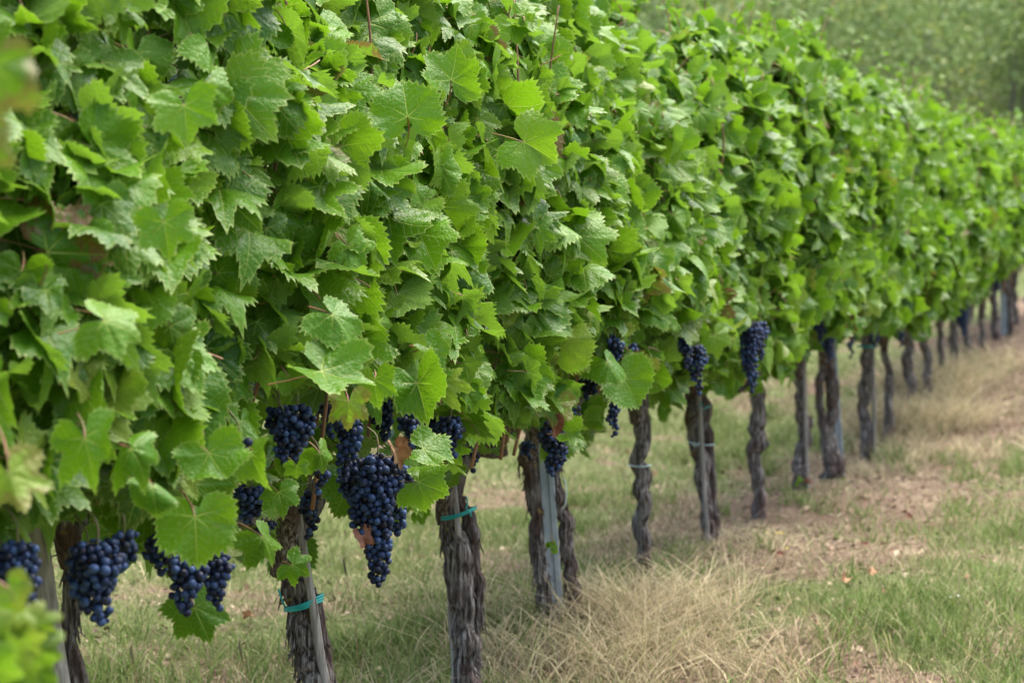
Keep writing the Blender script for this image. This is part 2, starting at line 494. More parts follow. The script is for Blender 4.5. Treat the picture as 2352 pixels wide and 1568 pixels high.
# ------------------------------------------------------------------ leaf templates
def leaf_template(nside, rings, seed, lob=1.0):
    g = np.random.default_rng(seed)
    step = 158.0 / nside
    f = nside / 32.0
    vid = [0, 10 * f, 22 * f]
    va = [i * step for i in vid]
    ctrl_a = [0, 25, 49, 79, 108, 136, 158]
    dv = g.uniform(.86, 1.08)
    ctrl_r = [1.0, .86 * dv * lob, .95, .80 * dv * lob, .86, .70, .46]
    def prof(a):
        i = min(np.searchsorted(ctrl_a, a, 'right') - 1, 5)
        u = (a - ctrl_a[i]) / (ctrl_a[i + 1] - ctrl_a[i]); u = (1 - math.cos(math.pi * u)) / 2
        return ctrl_r[i] * (1 - u) + ctrl_r[i + 1] * u
    ang, rin, rout = [], [], []
    for s in (-1, 1):
        idxs = range(nside, 0, -1) if s < 0 else range(0, nside + 1)
        for i in idxs:
            a = i * step
            r0 = prof(a)
            if i % 2 == 0: k = 1.05 + g.uniform(-.03, .04); aa = a - step * .30 * (i > 0)
            else: k = .93 + g.uniform(-.02, .03); aa = a + step * .1
            ang.append(s * aa); rin.append(r0); rout.append(r0 * k)
    ang = np.radians(np.array(ang)); rin = np.array(rin); rout = np.array(rout)
    n = len(ang)
    fr = np.array(rings)
    rho = np.array([rin * q if q < 1 else rout for q in fr])          # rings x n
    base_a = np.array([ang if q == 1 else ang for q in fr])
    A = np.concatenate([[0], base_a.ravel()]); RR = np.concatenate([[0], rho.ravel()])
    x = RR * np.sin(A); y = RR * np.cos(A)
    aa = np.degrees(np.abs(A)); veins = np.array(va)
    near = np.abs(aa[:, None] - veins[None, :]).argmin(1)
    da = np.radians(aa - veins[near])
    lu = np.stack([RR * np.cos(da), RR * np.abs(np.sin(da)), np.concatenate([[0], np.repeat(fr, n)])], -1)
    # the blade's own shape: folded along its midrib, drooping tip, waved margin
    fold = g.uniform(-.45, .60); droop = g.uniform(-.1, .60); curl = g.uniform(-.3, .5); wv = g.uniform(.08, .20)
    kk = g.integers(3, 6); ph = g.uniform(0, 6.28); tw = g.uniform(-.35, .35)
    z = fold * np.abs(x) * .8 - droop * np.maximum(y, 0) ** 2 - curl * x * x + wv * RR ** 2 * np.sin(kk * A + ph) + tw * x * y
    z += .035 * np.sin(9 * A + ph * 2) * RR ** 2
    z -= .03 * np.exp(-(lu[:, 1] / .05) ** 2) * np.clip(RR * 3, 0, 1)
    v = np.stack([x, y, z], -1)
    idx = 1 + np.arange(len(fr) * n).reshape(len(fr), n)
    tri = np.stack([np.zeros(n - 1, int), idx[0, 1:], idx[0, :-1]], -1)
    qd = np.concatenate([np.stack([idx[k, :-1], idx[k, 1:], idx[k + 1, 1:], idx[k + 1, :-1]], -1) for k in range(len(fr) - 1)]) if len(fr) > 1 else np.zeros((0, 4), int)
    qd = qd[:, ::1]
    return v, tri, qd, lu

T_HI = [leaf_template(32, [.28, .55, .8, 1.0], 100 + i, (.78, 1.0, .88, .96, .70)[i % 5]) for i in range(16)]
T_MID = [leaf_template(16, [.35, .7, 1.0], 200 + i, (.72, .92, .80, .98)[i % 4]) for i in range(14)]
T_LOW = [leaf_template(12, [.55, 1.0], 300 + i, (.72, .9, .8)[i % 3]) for i in range(9)]

def norm(a): return a / (np.linalg.norm(a, axis=-1, keepdims=True) + 1e-9)

def add_leaves(mb, pos, zax, tip, scale, tint, lod, stalk=True, inward=None):
    """pos: blade base; zax: upper-side normal; tip: wish direction of the tip; scale: midrib length"""
    T = {0: T_HI, 1: T_MID, 2: T_LOW}[lod]
    zax = norm(zax); y = norm(tip - zax * (tip * zax).sum(-1, keepdims=True)); x = np.cross(y, zax)
    which = RNG.integers(0, len(T), len(pos))
    for k, (tv, tri, qd, lu) in enumerate(T):
        s = np.where(which == k)[0]
        if not len(s): continue
        asp = RNG.uniform(.92, 1.15, len(s)) * np.where(RNG.random(len(s)) < .5, 1, 1)
        m_ = len(s)
        ax_ = tv[None, :, 0] * asp[:, None]; ay_ = np.repeat(tv[None, :, 1], m_, 0); az_ = np.repeat(tv[None, :, 2], m_, 0)
        ax_ = ax_ + RNG.normal(0, .10, (m_, 1)) * ay_                       # lopsided blades
        for amp in (.95, .6):                                             # rolled about two random axes
            ph = RNG.uniform(0, np.pi, (m_, 1)); kp = RNG.normal(0, amp, (m_, 1)); kp = np.where(np.abs(kp) < .05, .05, kp)
            kp = np.clip(kp, -2.0, 2.0)
            off = RNG.uniform(-.25, .35, (m_, 1))
            w_ = ax_ * np.cos(ph) + ay_ * np.sin(ph) - off
            dw = np.sin(kp * w_) / kp - w_
            az_ = az_ - (1 - np.cos(kp * w_)) / kp
            ax_ = ax_ + dw * np.cos(ph); ay_ = ay_ + dw * np.sin(ph)
        az_ = az_ + RNG.normal(0, .16, (m_, 1)) * np.abs(ax_)
        ax_ -= ax_[:, :1]; ay_ -= ay_[:, :1]; az_ -= az_[:, :1]
        v = pos[s][:, None, :] + scale[s][:, None, None] * (
            ax_[..., None] * x[s][:, None, :] + ay_[..., None] * y[s][:, None, :] + az_[..., None] * zax[s][:, None, :])
        nv = len(tv); off = (np.arange(len(s)) * nv)[:, None, None]
        mb.add(v.reshape(-1, 3), [((tri[None] + off).reshape(-1, 3), 0), ((qd[None] + off).reshape(-1, 4), 0)],
               np.repeat(tint[s], nv, 0), np.tile(lu, (len(s), 1)))
    if stalk:
        inn = inward if inward is not None else (-NV * .5)[None, :]
        L = scale * RNG.uniform(.6, 1.1, len(pos))
        p0 = pos - zax * scale[:, None] * .012
        d0 = norm(-y * .55 - zax * .55 + RNG.normal(0, .15, pos.shape))
        p2 = p0 + d0 * L[:, None] + inn * L[:, None] * .5
        p1 = p0 + d0 * L[:, None] * .55
        uu = np.linspace(0, 1, 4)[None, :, None]
        c = (1 - uu) ** 2 * p0[:, None] + 2 * uu * (1 - uu) * p1[:, None] + uu ** 2 * p2[:, None]
        a = norm(np.cross(d0, np.array([.3, .2, .9]))); b = norm(np.cross(d0, a))
        rad = .0018 if lod == 0 else .002
        ring = np.stack([a * math.cos(t) + b * math.sin(t) for t in (0, 2.094, 4.189)], 1) * rad
        v = c[:, :, None, :] + ring[:, None, :, :]
        idx = np.arange(12).reshape(4, 3)
        q = np.stack([idx[:-1], np.roll(idx[:-1], -1, 1), np.roll(idx[1:], -1, 1), idx[1:]], -1).reshape(-1, 4)
        off = (np.arange(len(pos)) * 12)[:, None, None]
        mb.add(v.reshape(-1, 3), [((q[None] + off).reshape(-1, 4), 1)])

# ------------------------------------------------------------------ bunches: (vine, x, top, bottom, width, q, lod)
BUNCH = [
    (1, 40, 1235, 1450, 120, .33, 0), (1, 10, 1290, 1400, 90, .25, 0),
    (1, 225, 1235, 1440, 130, .30, 0), (1, 285, 1215, 1310, 80, .30, 0), (1, 200, 1250, 1350, 90, .2, 0),
    (2, 425, 1265, 1420, 95, .30, 0), (2, 495, 1255, 1408, 75, .33, 0), (2, 365, 1215, 1330, 75, .22, 0), (2, 548, 1000, 1098, 52, .33, 0),
    (2, 683, 925, 1075, 85, .30, 0), (2, 732, 1050, 1142, 50, .30, 0), (2, 712, 1120, 1250, 50, .08, 0), (2, 575, 1110, 1210, 80, .12, 0),
    (3, 795, 905, 1115, 72, .32, 0), (3, 868, 1035, 1352, 112, .36, 0), (3, 912, 1065, 1240, 82, .33, 0), (3, 818, 1050, 1200, 80, .28, 0),
    (3, 945, 935, 1055, 60, .34, 0), (3, 1035, 950, 1060, 70, .30, 0), (3, 1085, 1020, 1095, 30, .12, 0), (3, 880, 880, 1020, 70, .15, 0),
    (2, 640, 930, 1015, 62, .24, 0), (2, 652, 965, 1085, 58, .28, 0), (3, 985, 955, 1045, 60, .22, 0), (3, 758, 925, 1010, 58, .18, 0), (2, 610, 1190, 1250, 50, .12, 0),
    (4, 1272, 965, 1102, 66, .26, 0), (4, 1212, 1010, 1060, 36, .1, 0), (4, 1322, 930, 975, 26, .26, 0),
    (5, 1408, 915, 1010, 34, .30, 0), (5, 1412, 765, 860, 44, .36, 0), (5, 1445, 785, 905, 46, .35, 0), (5, 1352, 850, 930, 60, .12, 0),
    (6, 1602, 790, 912, 42, .33, 1), (6, 1578, 755, 850, 40, .33, 1),
    (7, 1728, 735, 905, 50, .36, 1), (7, 1746, 735, 830, 42, .35, 1),
    (9, 1888, 735, 790, 30, .28, 1), (9, 1905, 765, 835, 30, .3, 1),
    (10, 1955, 770, 825, 18, .2, 1),
    (11, 2010, 765, 800, 28, .2, 1), (15, 2212, 695, 775, 28, .2, 1), (12, 2068, 760, 800, 16, .2, 1), (18, 2290, 640, 680, 18, .2, 1),
]

ICO = {}
def ico(level):
    if level in ICO: return ICO[level]
    import bmesh
    bm = bmesh.new(); bmesh.ops.create_icosphere(bm, subdivisions=level, radius=1)
    v = np.array([x.co[:] for x in bm.verts]); f = np.array([[a.index for a in x.verts] for x in bm.faces]); bm.free()
    ICO[level] = (v, f); return v, f

def add_berries(mb, centres, rad, lod):
    v0, f0 = ico(3 if lod == 0 else 2)
    n = len(centres)
    sq = 1 + RNG.normal(0, .03, (n, 1, 3))
    v = centres[:, None, :] + v0[None] * sq * rad[:, None, None]
    f = f0[None] + (np.arange(n) * len(v0))[:, None, None]
    t = np.zeros((n, 4)); t[:, 0] = RNG.random(n); t[:, 1] = (RNG.random(n) < .12) * RNG.random(n)
    mb.add(v.reshape(-1, 3), [(f.reshape(-1, 3), 0)], np.repeat(t, len(v0), 0))

def make_bunch(root, x, yt, yb, w, q, lod):
    D = depth(x, q); m = D / F
    top = P(x, yt, D); L = (yb - yt) * m; W = w * m * 1.32
    r0 = .0084
    pts, rad = [], []
    skew = RNG.normal(0, .12, 2) * L
    tries = 0
    target = int(9 + 2.4 * (L * W) / (math.pi * r0 * r0))
    while len(pts) < target and tries < 5000:
        tries += 1
        h = RNG.random() ** .85
        pr = W / 2 * min(1, .62 + 1.6 * h) * (1 - h * .92) ** .55
        pr = max(pr - r0, .003)
        a = RNG.random() * 6.283
        rr = pr * (RNG.random() ** .3) * (1 + .22 * math.sin(3 * a + x) * math.sin(7 * h + x))
        c = np.array([rr * math.cos(a), rr * math.sin(a) * .9, -h * (L - 2 * r0) - r0])
        c[0] += skew[0] * (h * h - h) + .006 * math.sin(9 * h + x); c[1] += skew[1] * (h * h - h)
        rb = r0 * (RNG.uniform(.80, 1.13) if RNG.random() > .06 else RNG.uniform(.5, .7))
        if pts:
            d = np.linalg.norm(np.array(pts) - c, axis=1)
            if (d < (np.array(rad) + rb) * .86).any(): continue
        pts.append(c); rad.append(rb)
    b = MB(); add_berries(b, np.array(pts) + top, np.array(rad), lod)
    o = b.build('grape_bunch', M_BERRY, root)
    s = MB(); tube(s, [top + np.array([.004, .01, .05]) - NV * .03, top + np.array([0, 0, .02]), top + np.array([skew[0] * -.2, 0, -.35 * L]), top + np.array([0, 0, -.85 * L])], [.0026, .0024, .0018, .001], sides=6)
    for c in pts[::3]:
        p = np.array(c) + top; ax = top + np.array([0, 0, c[2] + .006])
        tube(s, [ax, (ax + p) / 2 + np.array([0, 0, .002]), p], [.001, .0008, .0008], n=4, sides=4, caps=False)
    st = s.build('stalk', M_STEM, root)
    st.parent = o          # sub-part: both meshes share the vine's base as origin
    return o

# ------------------------------------------------------------------ leaves placed one by one where the photo shows a distinct leaf
# vine, x, y (blade base), midrib px, tip angle in the picture (0 right, 90 down), q, normal (right, up, towards viewer), tint (light, yellow, brown)
HERO = [
    (2, 448, 1186, 138, 86, .46, (.1, .25, 1), (.62, .05, 0)), (2, 447, 1395, 105, 72, .14, (.2, .2, 1), (.35, .05, 0)),
    (2, 603, 1232, 92, 58, .34, (.55, .3, .8), (.85, .1, 0)), (2, 672, 1296, 60, 30, .34, (.2, .2, 1), (.3, 0, 0)),
    (2, 596, 1262, 42, 70, .3, (.5, .2, .7), (.3, 0, 0)), (2, 577, 1045, 96, 64, .46, (-.5, .35, .8), (.7, .3, 0)),
    (2, 735, 1040, 60, 55, .44, (.4, .1, .9), (.7, .1, 0)), (2, 680, 1070, 40, 85, .44, (.1, .3, 1), (.6, 0, 0)),
    (2, 800, 1115, 92, 120, .2, (.2, .2, 1), (.4, 0, 0)), (2, 640, 1130, 70, 80, .3, (.2, .4, 1), (.55, 0, 0)),
    (3, 961, 1107, 92, 22, .42, (.1, .45, .9), (.65, .1, 0)), (3, 972, 1030, 92, 20, .44, (.2, .8, .6), (.45, .05, 0)),
    (3, 958, 880, 112, 72, .46, (.1, .45, .9), (.3, 0, 0)), (3, 800, 922, 84, 88, .46, (.1, .0, 1), (.9, .5, .5)),
    (3, 764, 722, 116, 50, .5, (.25, .6, .75), (.55, .0, 0)), (3, 738, 852, 152, 33, .5, (.2, .75, .6), (.55, .0, 0)),
    (3, 860, 870, 85, 80, .46, (-.4, .1, .9), (.8, .1, 0)), (3, 985, 800, 80, 55, .46, (.3, .7, .7), (.3, 0, 0)),
    (5, 1432, 868, 95, 55, .38, (.3, .3, .9), (.65, .05, 0)), (5, 1395, 830, 80, 70, .38, (.2, .5, .8), (.6, 0, 0)),
    (4, 1300, 995, 55, 15, .34, (.2, .5, .9), (.5, .1, 0)), (4, 1275, 925, 75, 95, .36, (.1, .3, 1), (.85, .45, .5)),
    (2, 423, 243, 112, 80, .52, (.05, .35, 1), (.75, .1, 0)), (2, 377, 510, 108, 80, .52, (.1, .2, 1), (.55, .0, 0)),
    (3, 1036, 184, 112, -80, .46, (.1, .1, 1), (.5, .05, 0)), (3, 936, 268, 118, -96, .48, (.1, .1, 1), (.5, 0, 0)),
    (4, 1203, 327, 112, 32, .46, (.1, .1, 1), (.9, .15, 0)),
        (1, 240, 735, 140, 8, .54, (.3, .5, .7), (.75, .1, 0)), (1, 195, 1005, 150, 72, .54, (.1, .3, 1), (.5, 0, 0)),
    (1, 352, 1115, 92, 86, .5, (.1, .3, 1), (.4, 0, 0)), (1, 20, 1085, 150, 75, .62, (.2, .1, 1), (.8, .5, .5)),
    (1, 300, 1030, 110, 60, .52, (.2, .5, .9), (.5, 0, 0)), (1, 480, 1040, 110, 70, .46, (.2, .5, .8), (.6, 0, 0)),
    (0, -10, 1395, 80, 60, .84, (.1, -.05, .9), (.35, .6, .25)), (0, 30, 1425, 75, 50, .84, (.3, -.1, .9), (.3, .5, .1)), (0, -30, 1440, 90, 25, .86, (.1, .0, .8), (.2, .45, .1)),
    (0, 40, 1475, 80, 35, .84, (.3, -.1, .8), (.3, .5, .2)), (0, 0, 1500, 100, 20, .86, (.1, -.1, .8), (.1, .35, .1)), (0, -40, 1530, 120, 15, .88, (.1, .0, .8), (.1, .3, 0)),
    (0, 30, 1550, 90, 30, .85, (.2, -.1, .9), (.1, .3, 0)), (0, -20, 1590, 120, 0, .86, (.1, .0, .8), (.1, .25, 0)),
    (0, 75, 1430, 85, 40, .83, (.3, -.1, .9), (.1, .35, .2)), (0, 80, 1490, 90, 30, .83, (.2, -.1, .9), (.0, .25, .1)), (0, 60, 1540, 100, 20, .82, (.2, -.1, .9), (.0, .2, 0)), (0, 20, 1350, 70, 50, .82, (.2, .0, .9), (.3, .6, .3)),
    (0, -20, 150, 170, 95, 1.0, (.5, .1, .9), (.3, .1, .55)), (0, -50, 320, 130, 80, .98, (.5, .1, .9), (.4, .1, .5)),
    (6, 1640, 770, 60, 70, .36, (.2, .4, .9), (.8, .2, 0)), (7, 1760, 800, 70, 80, .36, (.2, .3, .9), (.9, .3, .1)),
    (7, 1700, 830, 55, 95, .3, (.1, .3, 1), (.8, .2, 0)), (10, 1990, 690, 60, 88, .34, (.1, .2, 1), (.95, .6, .1)),
]

def img_dir(a):
    return math.cos(R(a)) * RGT - math.sin(R(a)) * UPV

# ------------------------------------------------------------------ foliage of one vine
def foliage(i, root):
    t0 = (TPOS[i] + TPOS[i - 1]) / 2 if i > 0 else TPOS[0] - .55
    t1 = (TPOS[i] + TPOS[i + 1]) / 2 if i < len(TPOS) - 1 else TPOS[i] + .4
    lod = 0 if i <= 6 else (1 if i <= 11 else 2)
    n = int((1050 if lod == 0 else 1000 if lod == 1 else 850) * (t1 - t0))
    t = RNG.uniform(t0 - .10, t1 + .10, n)
    layer = RNG.random(n)
    h = RNG.random(n) ** .95
    hp = np.interp(h, [0, .12, .4, .75, 1], [.27, .35, .36, .27, .10])
    bul = vnoise(t * 2.6, h * 3.2, 21) * .7 + vnoise(t * 6.5, h * 8, 22) * .3
    qf = hp * (.72 + .62 * bul)
    q = np.where(layer < .62, qf - RNG.exponential(.05, n), np.where(layer < .82, RNG.uniform(-.2, .2, n) * hp / .33, -hp * (.8 + .4 * RNG.random(n))))
    p = rowpt(t, q, 0 * t)
    x, _, D = proj(np.concatenate([p[:, :2], np.full((n, 1), 1.2)], 1))
    zb = zbot(x, D) + .04 + .14 * (vnoise(t * 5, t * 0 + 2, 33) - .45); zt = ztop(x, F * PROW / (VX - x)) - .03
    # shoots make the top uneven
    zt = zt + .16 * (vnoise(t * 5.2, t * 0, 31) - .6) + .10 * (vnoise(t * 14, q * 5, 32) - .5)
    z = zb + h * (zt - zb)
    gr = gz(p[:, 0], p[:, 1])
    z = np.maximum(z, gr + .33)
    p[:, 2] = z
    gap = vnoise(t * 4.3 + 7, z * 4.3, 51) * .6 + vnoise(t * 9 + 3, z * 9, 52) * .4
    keep = ~((gap < .30) & (layer < .62) & (q > .1) & (RNG.random(n) < .85))
    x, y, D = proj(p)
    size = np.clip(RNG.normal(.075, .020, n), .032, .114)
    pxs = size * F / D
    cx, cy = x + .15 * pxs, y + .40 * pxs
    for (_, bx, bt, bb, bw, bq, _) in BUNCH:
        Db = depth(bx, bq)
        ins = ((cx - bx) / (bw / 2 + .52 * pxs)) ** 2 + ((cy - (bt * .4 + bb * .6)) / ((bb - bt) * .46 + .50 * pxs)) ** 2 < 1
        keep &= ~(ins & (D < Db + .02) & (RNG.random(n) < .94))
    for (_, hx, hy, hs, ha, hq, _, _) in HERO:
        Dh = depth(hx, hq)
        mx, my = hx + .45 * hs * math.cos(R(ha)), hy + .45 * hs * math.sin(R(ha))
        keep &= ~((np.hypot(cx - mx, cy - my) < .42 * hs + .3 * pxs) & (D < Dh + .015))
    p, size, h, q = p[keep], size[keep], h[keep], q[keep]
    n = len(p)
    back = (q < -.12)
    out = np.where(back[:, None], -NV, NV)
    zax = out * .55 + np.array([0, 0, .50]) * (1 + .9 * (h[:, None] > .86)) - DV * .25 + RNG.normal(0, .60, (n, 3))
    tip = np.array([0, 0, -.9]) + out * .5 + RNG.normal(0, .42, (n, 3)) + (h[:, None] > .9) * np.array([0, 0, .5])
    tint = np.zeros((n, 4)); tint[:, 0] = np.clip(RNG.normal(.5, .32, n), 0, 1)
    tint[:, 1] = np.clip(RNG.exponential(.07, n) + (h < .25) * (RNG.random(n) < .16) * .5, 0, .8)
    tint[:, 2] = (RNG.random(n) < .022) * RNG.random(n)
    mb = MB()
    add_leaves(mb, p, zax, tip, size, tint, lod, lod < 2, -out * .5)
    hs = [b for b in HERO if b[0] == i]
    if hs:
        hp_ = np.array([P(b[1], b[2], depth(b[1], b[5])) for b in hs])
        hz = np.array([b[6][0] * RGT + b[6][1] * UPV - b[6][2] * FWD for b in hs])
        ht = np.array([img_dir(b[4]) for b in hs])
        # the midrib is foreshortened by the blade's tilt: let the tip follow the picture
        hsz = np.array([b[3] * depth(b[1], b[5]) / F for b in hs]) * .82
        ti = np.array([[*b[7], 0] for b in hs])
        add_leaves(mb, hp_, hz, ht, hsz, ti, lod, True, np.broadcast_to(-NV * .5, hp_.shape))
    return mb.build('foliage', [M_LEAF, M_PET], root)

def bark_disp(amp, seed, knots=()):
    def f(c, r, ang, a, b):
        out = np.zeros((len(c), len(ang)))
        for i in range(len(c)):
            for j, g in enumerate(ang):
                g0 = g; g = g + .5 * c[i][2] + .25 * math.sin(c[i][2] * 7 + seed)
                s = Vector((math.cos(g) * 1.7 + seed, math.sin(g) * 1.7, c[i][2] * 11))
                s2 = Vector((math.cos(g) * 8.5 + seed, math.sin(g) * 8.5 + seed, c[i][2] * 8))
                s3 = Vector((math.cos(g) * 1.1 - seed, math.sin(g) * 1.1, c[i][2] * 16))
                s4 = Vector((math.cos(g) * 15 + seed, math.sin(g) * 15 - seed, c[i][2] * 11))
                k = .45 * mnoise.noise(s) + .12 * (1 - 2.2 * abs(mnoise.noise(s2))) + .34 * mnoise.noise(s3) + .13 * mnoise.noise(s4)
                out[i, j] = r[i] * (1 + amp * k)
        for (frac, ga, size) in knots:
            i0 = frac * (len(c) - 1)
            for i in range(len(c)):
                for j, g in enumerate(ang):
                    d = math.hypot((i - i0) / len(c) * 14, (math.remainder(g - ga, 2 * math.pi)) * 1.1)
                    out[i, j] += r[i] * size * math.exp(-d * d)
        return out
    return f

# photo columns, rows and widths of every trunk and cordon, by vine
TRUNKS = {
    1: [[(175, 1230, 60), (165, 1330, 55), (160, 1400, 46), (158, 1470, 44), (172, 1530, 62), (176, 1568, 66), (178, 1700, 70), (176, 1830, 74)]],
    2: [[(650, 1262, 62), (664, 1310, 70), (682, 1350, 72), (690, 1420, 72), (702, 1500, 80), (722, 1568, 86), (738, 1650, 90), (742, 1720, 104)],
        [(712, 1350, 34), (730, 1400, 36), (738, 1450, 34), (744, 1520, 44), (752, 1570, 48), (760, 1640, 50), (762, 1715, 54)]],
    3: [[(1025, 1150, 44), (1032, 1200, 52), (1045, 1250, 70), (1058, 1330, 66), (1066, 1430, 66), (1070, 1510, 62), (1072, 1568, 62), (1074, 1640, 78)],
        [(1056, 1140, 36), (1072, 1190, 42), (1086, 1260, 44), (1096, 1330, 40), (1098, 1400, 36), (1090, 1470, 34), (1084, 1540, 36), (1080, 1620, 40)]],
    4: [[(1208, 1020, 46), (1216, 1060, 46), (1228, 1130, 46), (1236, 1210, 46), (1242, 1300, 44), (1246, 1380, 42), (1248, 1430, 48)],
        [(1258, 1020, 40), (1272, 1090, 44), (1282, 1150, 46), (1300, 1215, 40), (1308, 1280, 42), (1318, 1340, 36), (1322, 1390, 36), (1324, 1430, 42)]],
    5: [[(1466, 930, 46), (1468, 970, 50), (1472, 1050, 50), (1480, 1120, 46), (1474, 1200, 46), (1478, 1270, 42), (1484, 1320, 50)]],
    6: [[(1596, 880, 34), (1590, 950, 44), (1596, 1000, 50), (1612, 1090, 46), (1622, 1180, 40), (1628, 1230, 44), (1632, 1285, 50)],
        [(1612, 900, 24), (1624, 960, 34), (1632, 1050, 28), (1638, 1150, 24), (1644, 1220, 28), (1646, 1275, 32)]],
    7: [[(1728, 850, 46), (1735, 890, 50), (1742, 950, 42), (1738, 1000, 44), (1730, 1055, 38), (1738, 1120, 38), (1744, 1180, 44), (1756, 1235, 60)]],
    8: [[(1834, 830, 28), (1838, 900, 30), (1842, 950, 34), (1852, 980, 38), (1840, 1030, 34), (1836, 1080, 40), (1838, 1150, 56)]],
    9: [[(1892, 800, 26), (1888, 860, 28), (1884, 930, 28), (1893, 990, 30), (1903, 1060, 36), (1904, 1100, 42)],
        [(1900, 790, 34), (1908, 850, 40), (1912, 920, 38), (1904, 970, 34), (1914, 1030, 40), (1924, 1100, 50)]],
    10: [[(1988, 740, 36), (1990, 800, 38), (1992, 850, 38), (1984, 905, 36), (1990, 960, 36), (1992, 1062, 46)]],
    11: [[(2028, 760, 22), (2034, 820, 24), (2042, 870, 26), (2042, 960, 30)]],
    12: [[(2082, 760, 28), (2086, 830, 32), (2092, 890, 30), (2102, 955, 30)]],
    13: [[(2118, 720, 22), (2124, 780, 26), (2132, 840, 26), (2128, 875, 26), (2138, 945, 34)]],
    14: [[(2157, 720, 18), (2160, 790, 20), (2162, 880, 24)]],
    15: [[(2186, 670, 26), (2190, 740, 28), (2190, 800, 26), (2187, 870, 30)]],
    16: [[(2216, 730, 18), (2220, 780, 20), (2222, 845, 24)]],
    17: [[(2254, 700, 16), (2256, 750, 16), (2257, 800, 20)]],
    18: [[(2280, 650, 22), (2284, 720, 24), (2286, 790, 28)]],
    19: [[(2318, 650, 16), (2320, 720, 18), (2322, 785, 22)]],
    20: [[(2328, 630, 18), (2330, 700, 18), (2332, 775, 22)]],
}
KNOTS = {2: [(.55, 3.3, .5), (.9, 3.0, .4)], 3: [(.35, 5.2, .35)], 4: [(.5, 0, .3)], 7: [(.35, 0, .5), (.62, 3.1, .4)], 8: [(.4, 0.2, .5), (.62, 3.0, .4)]}

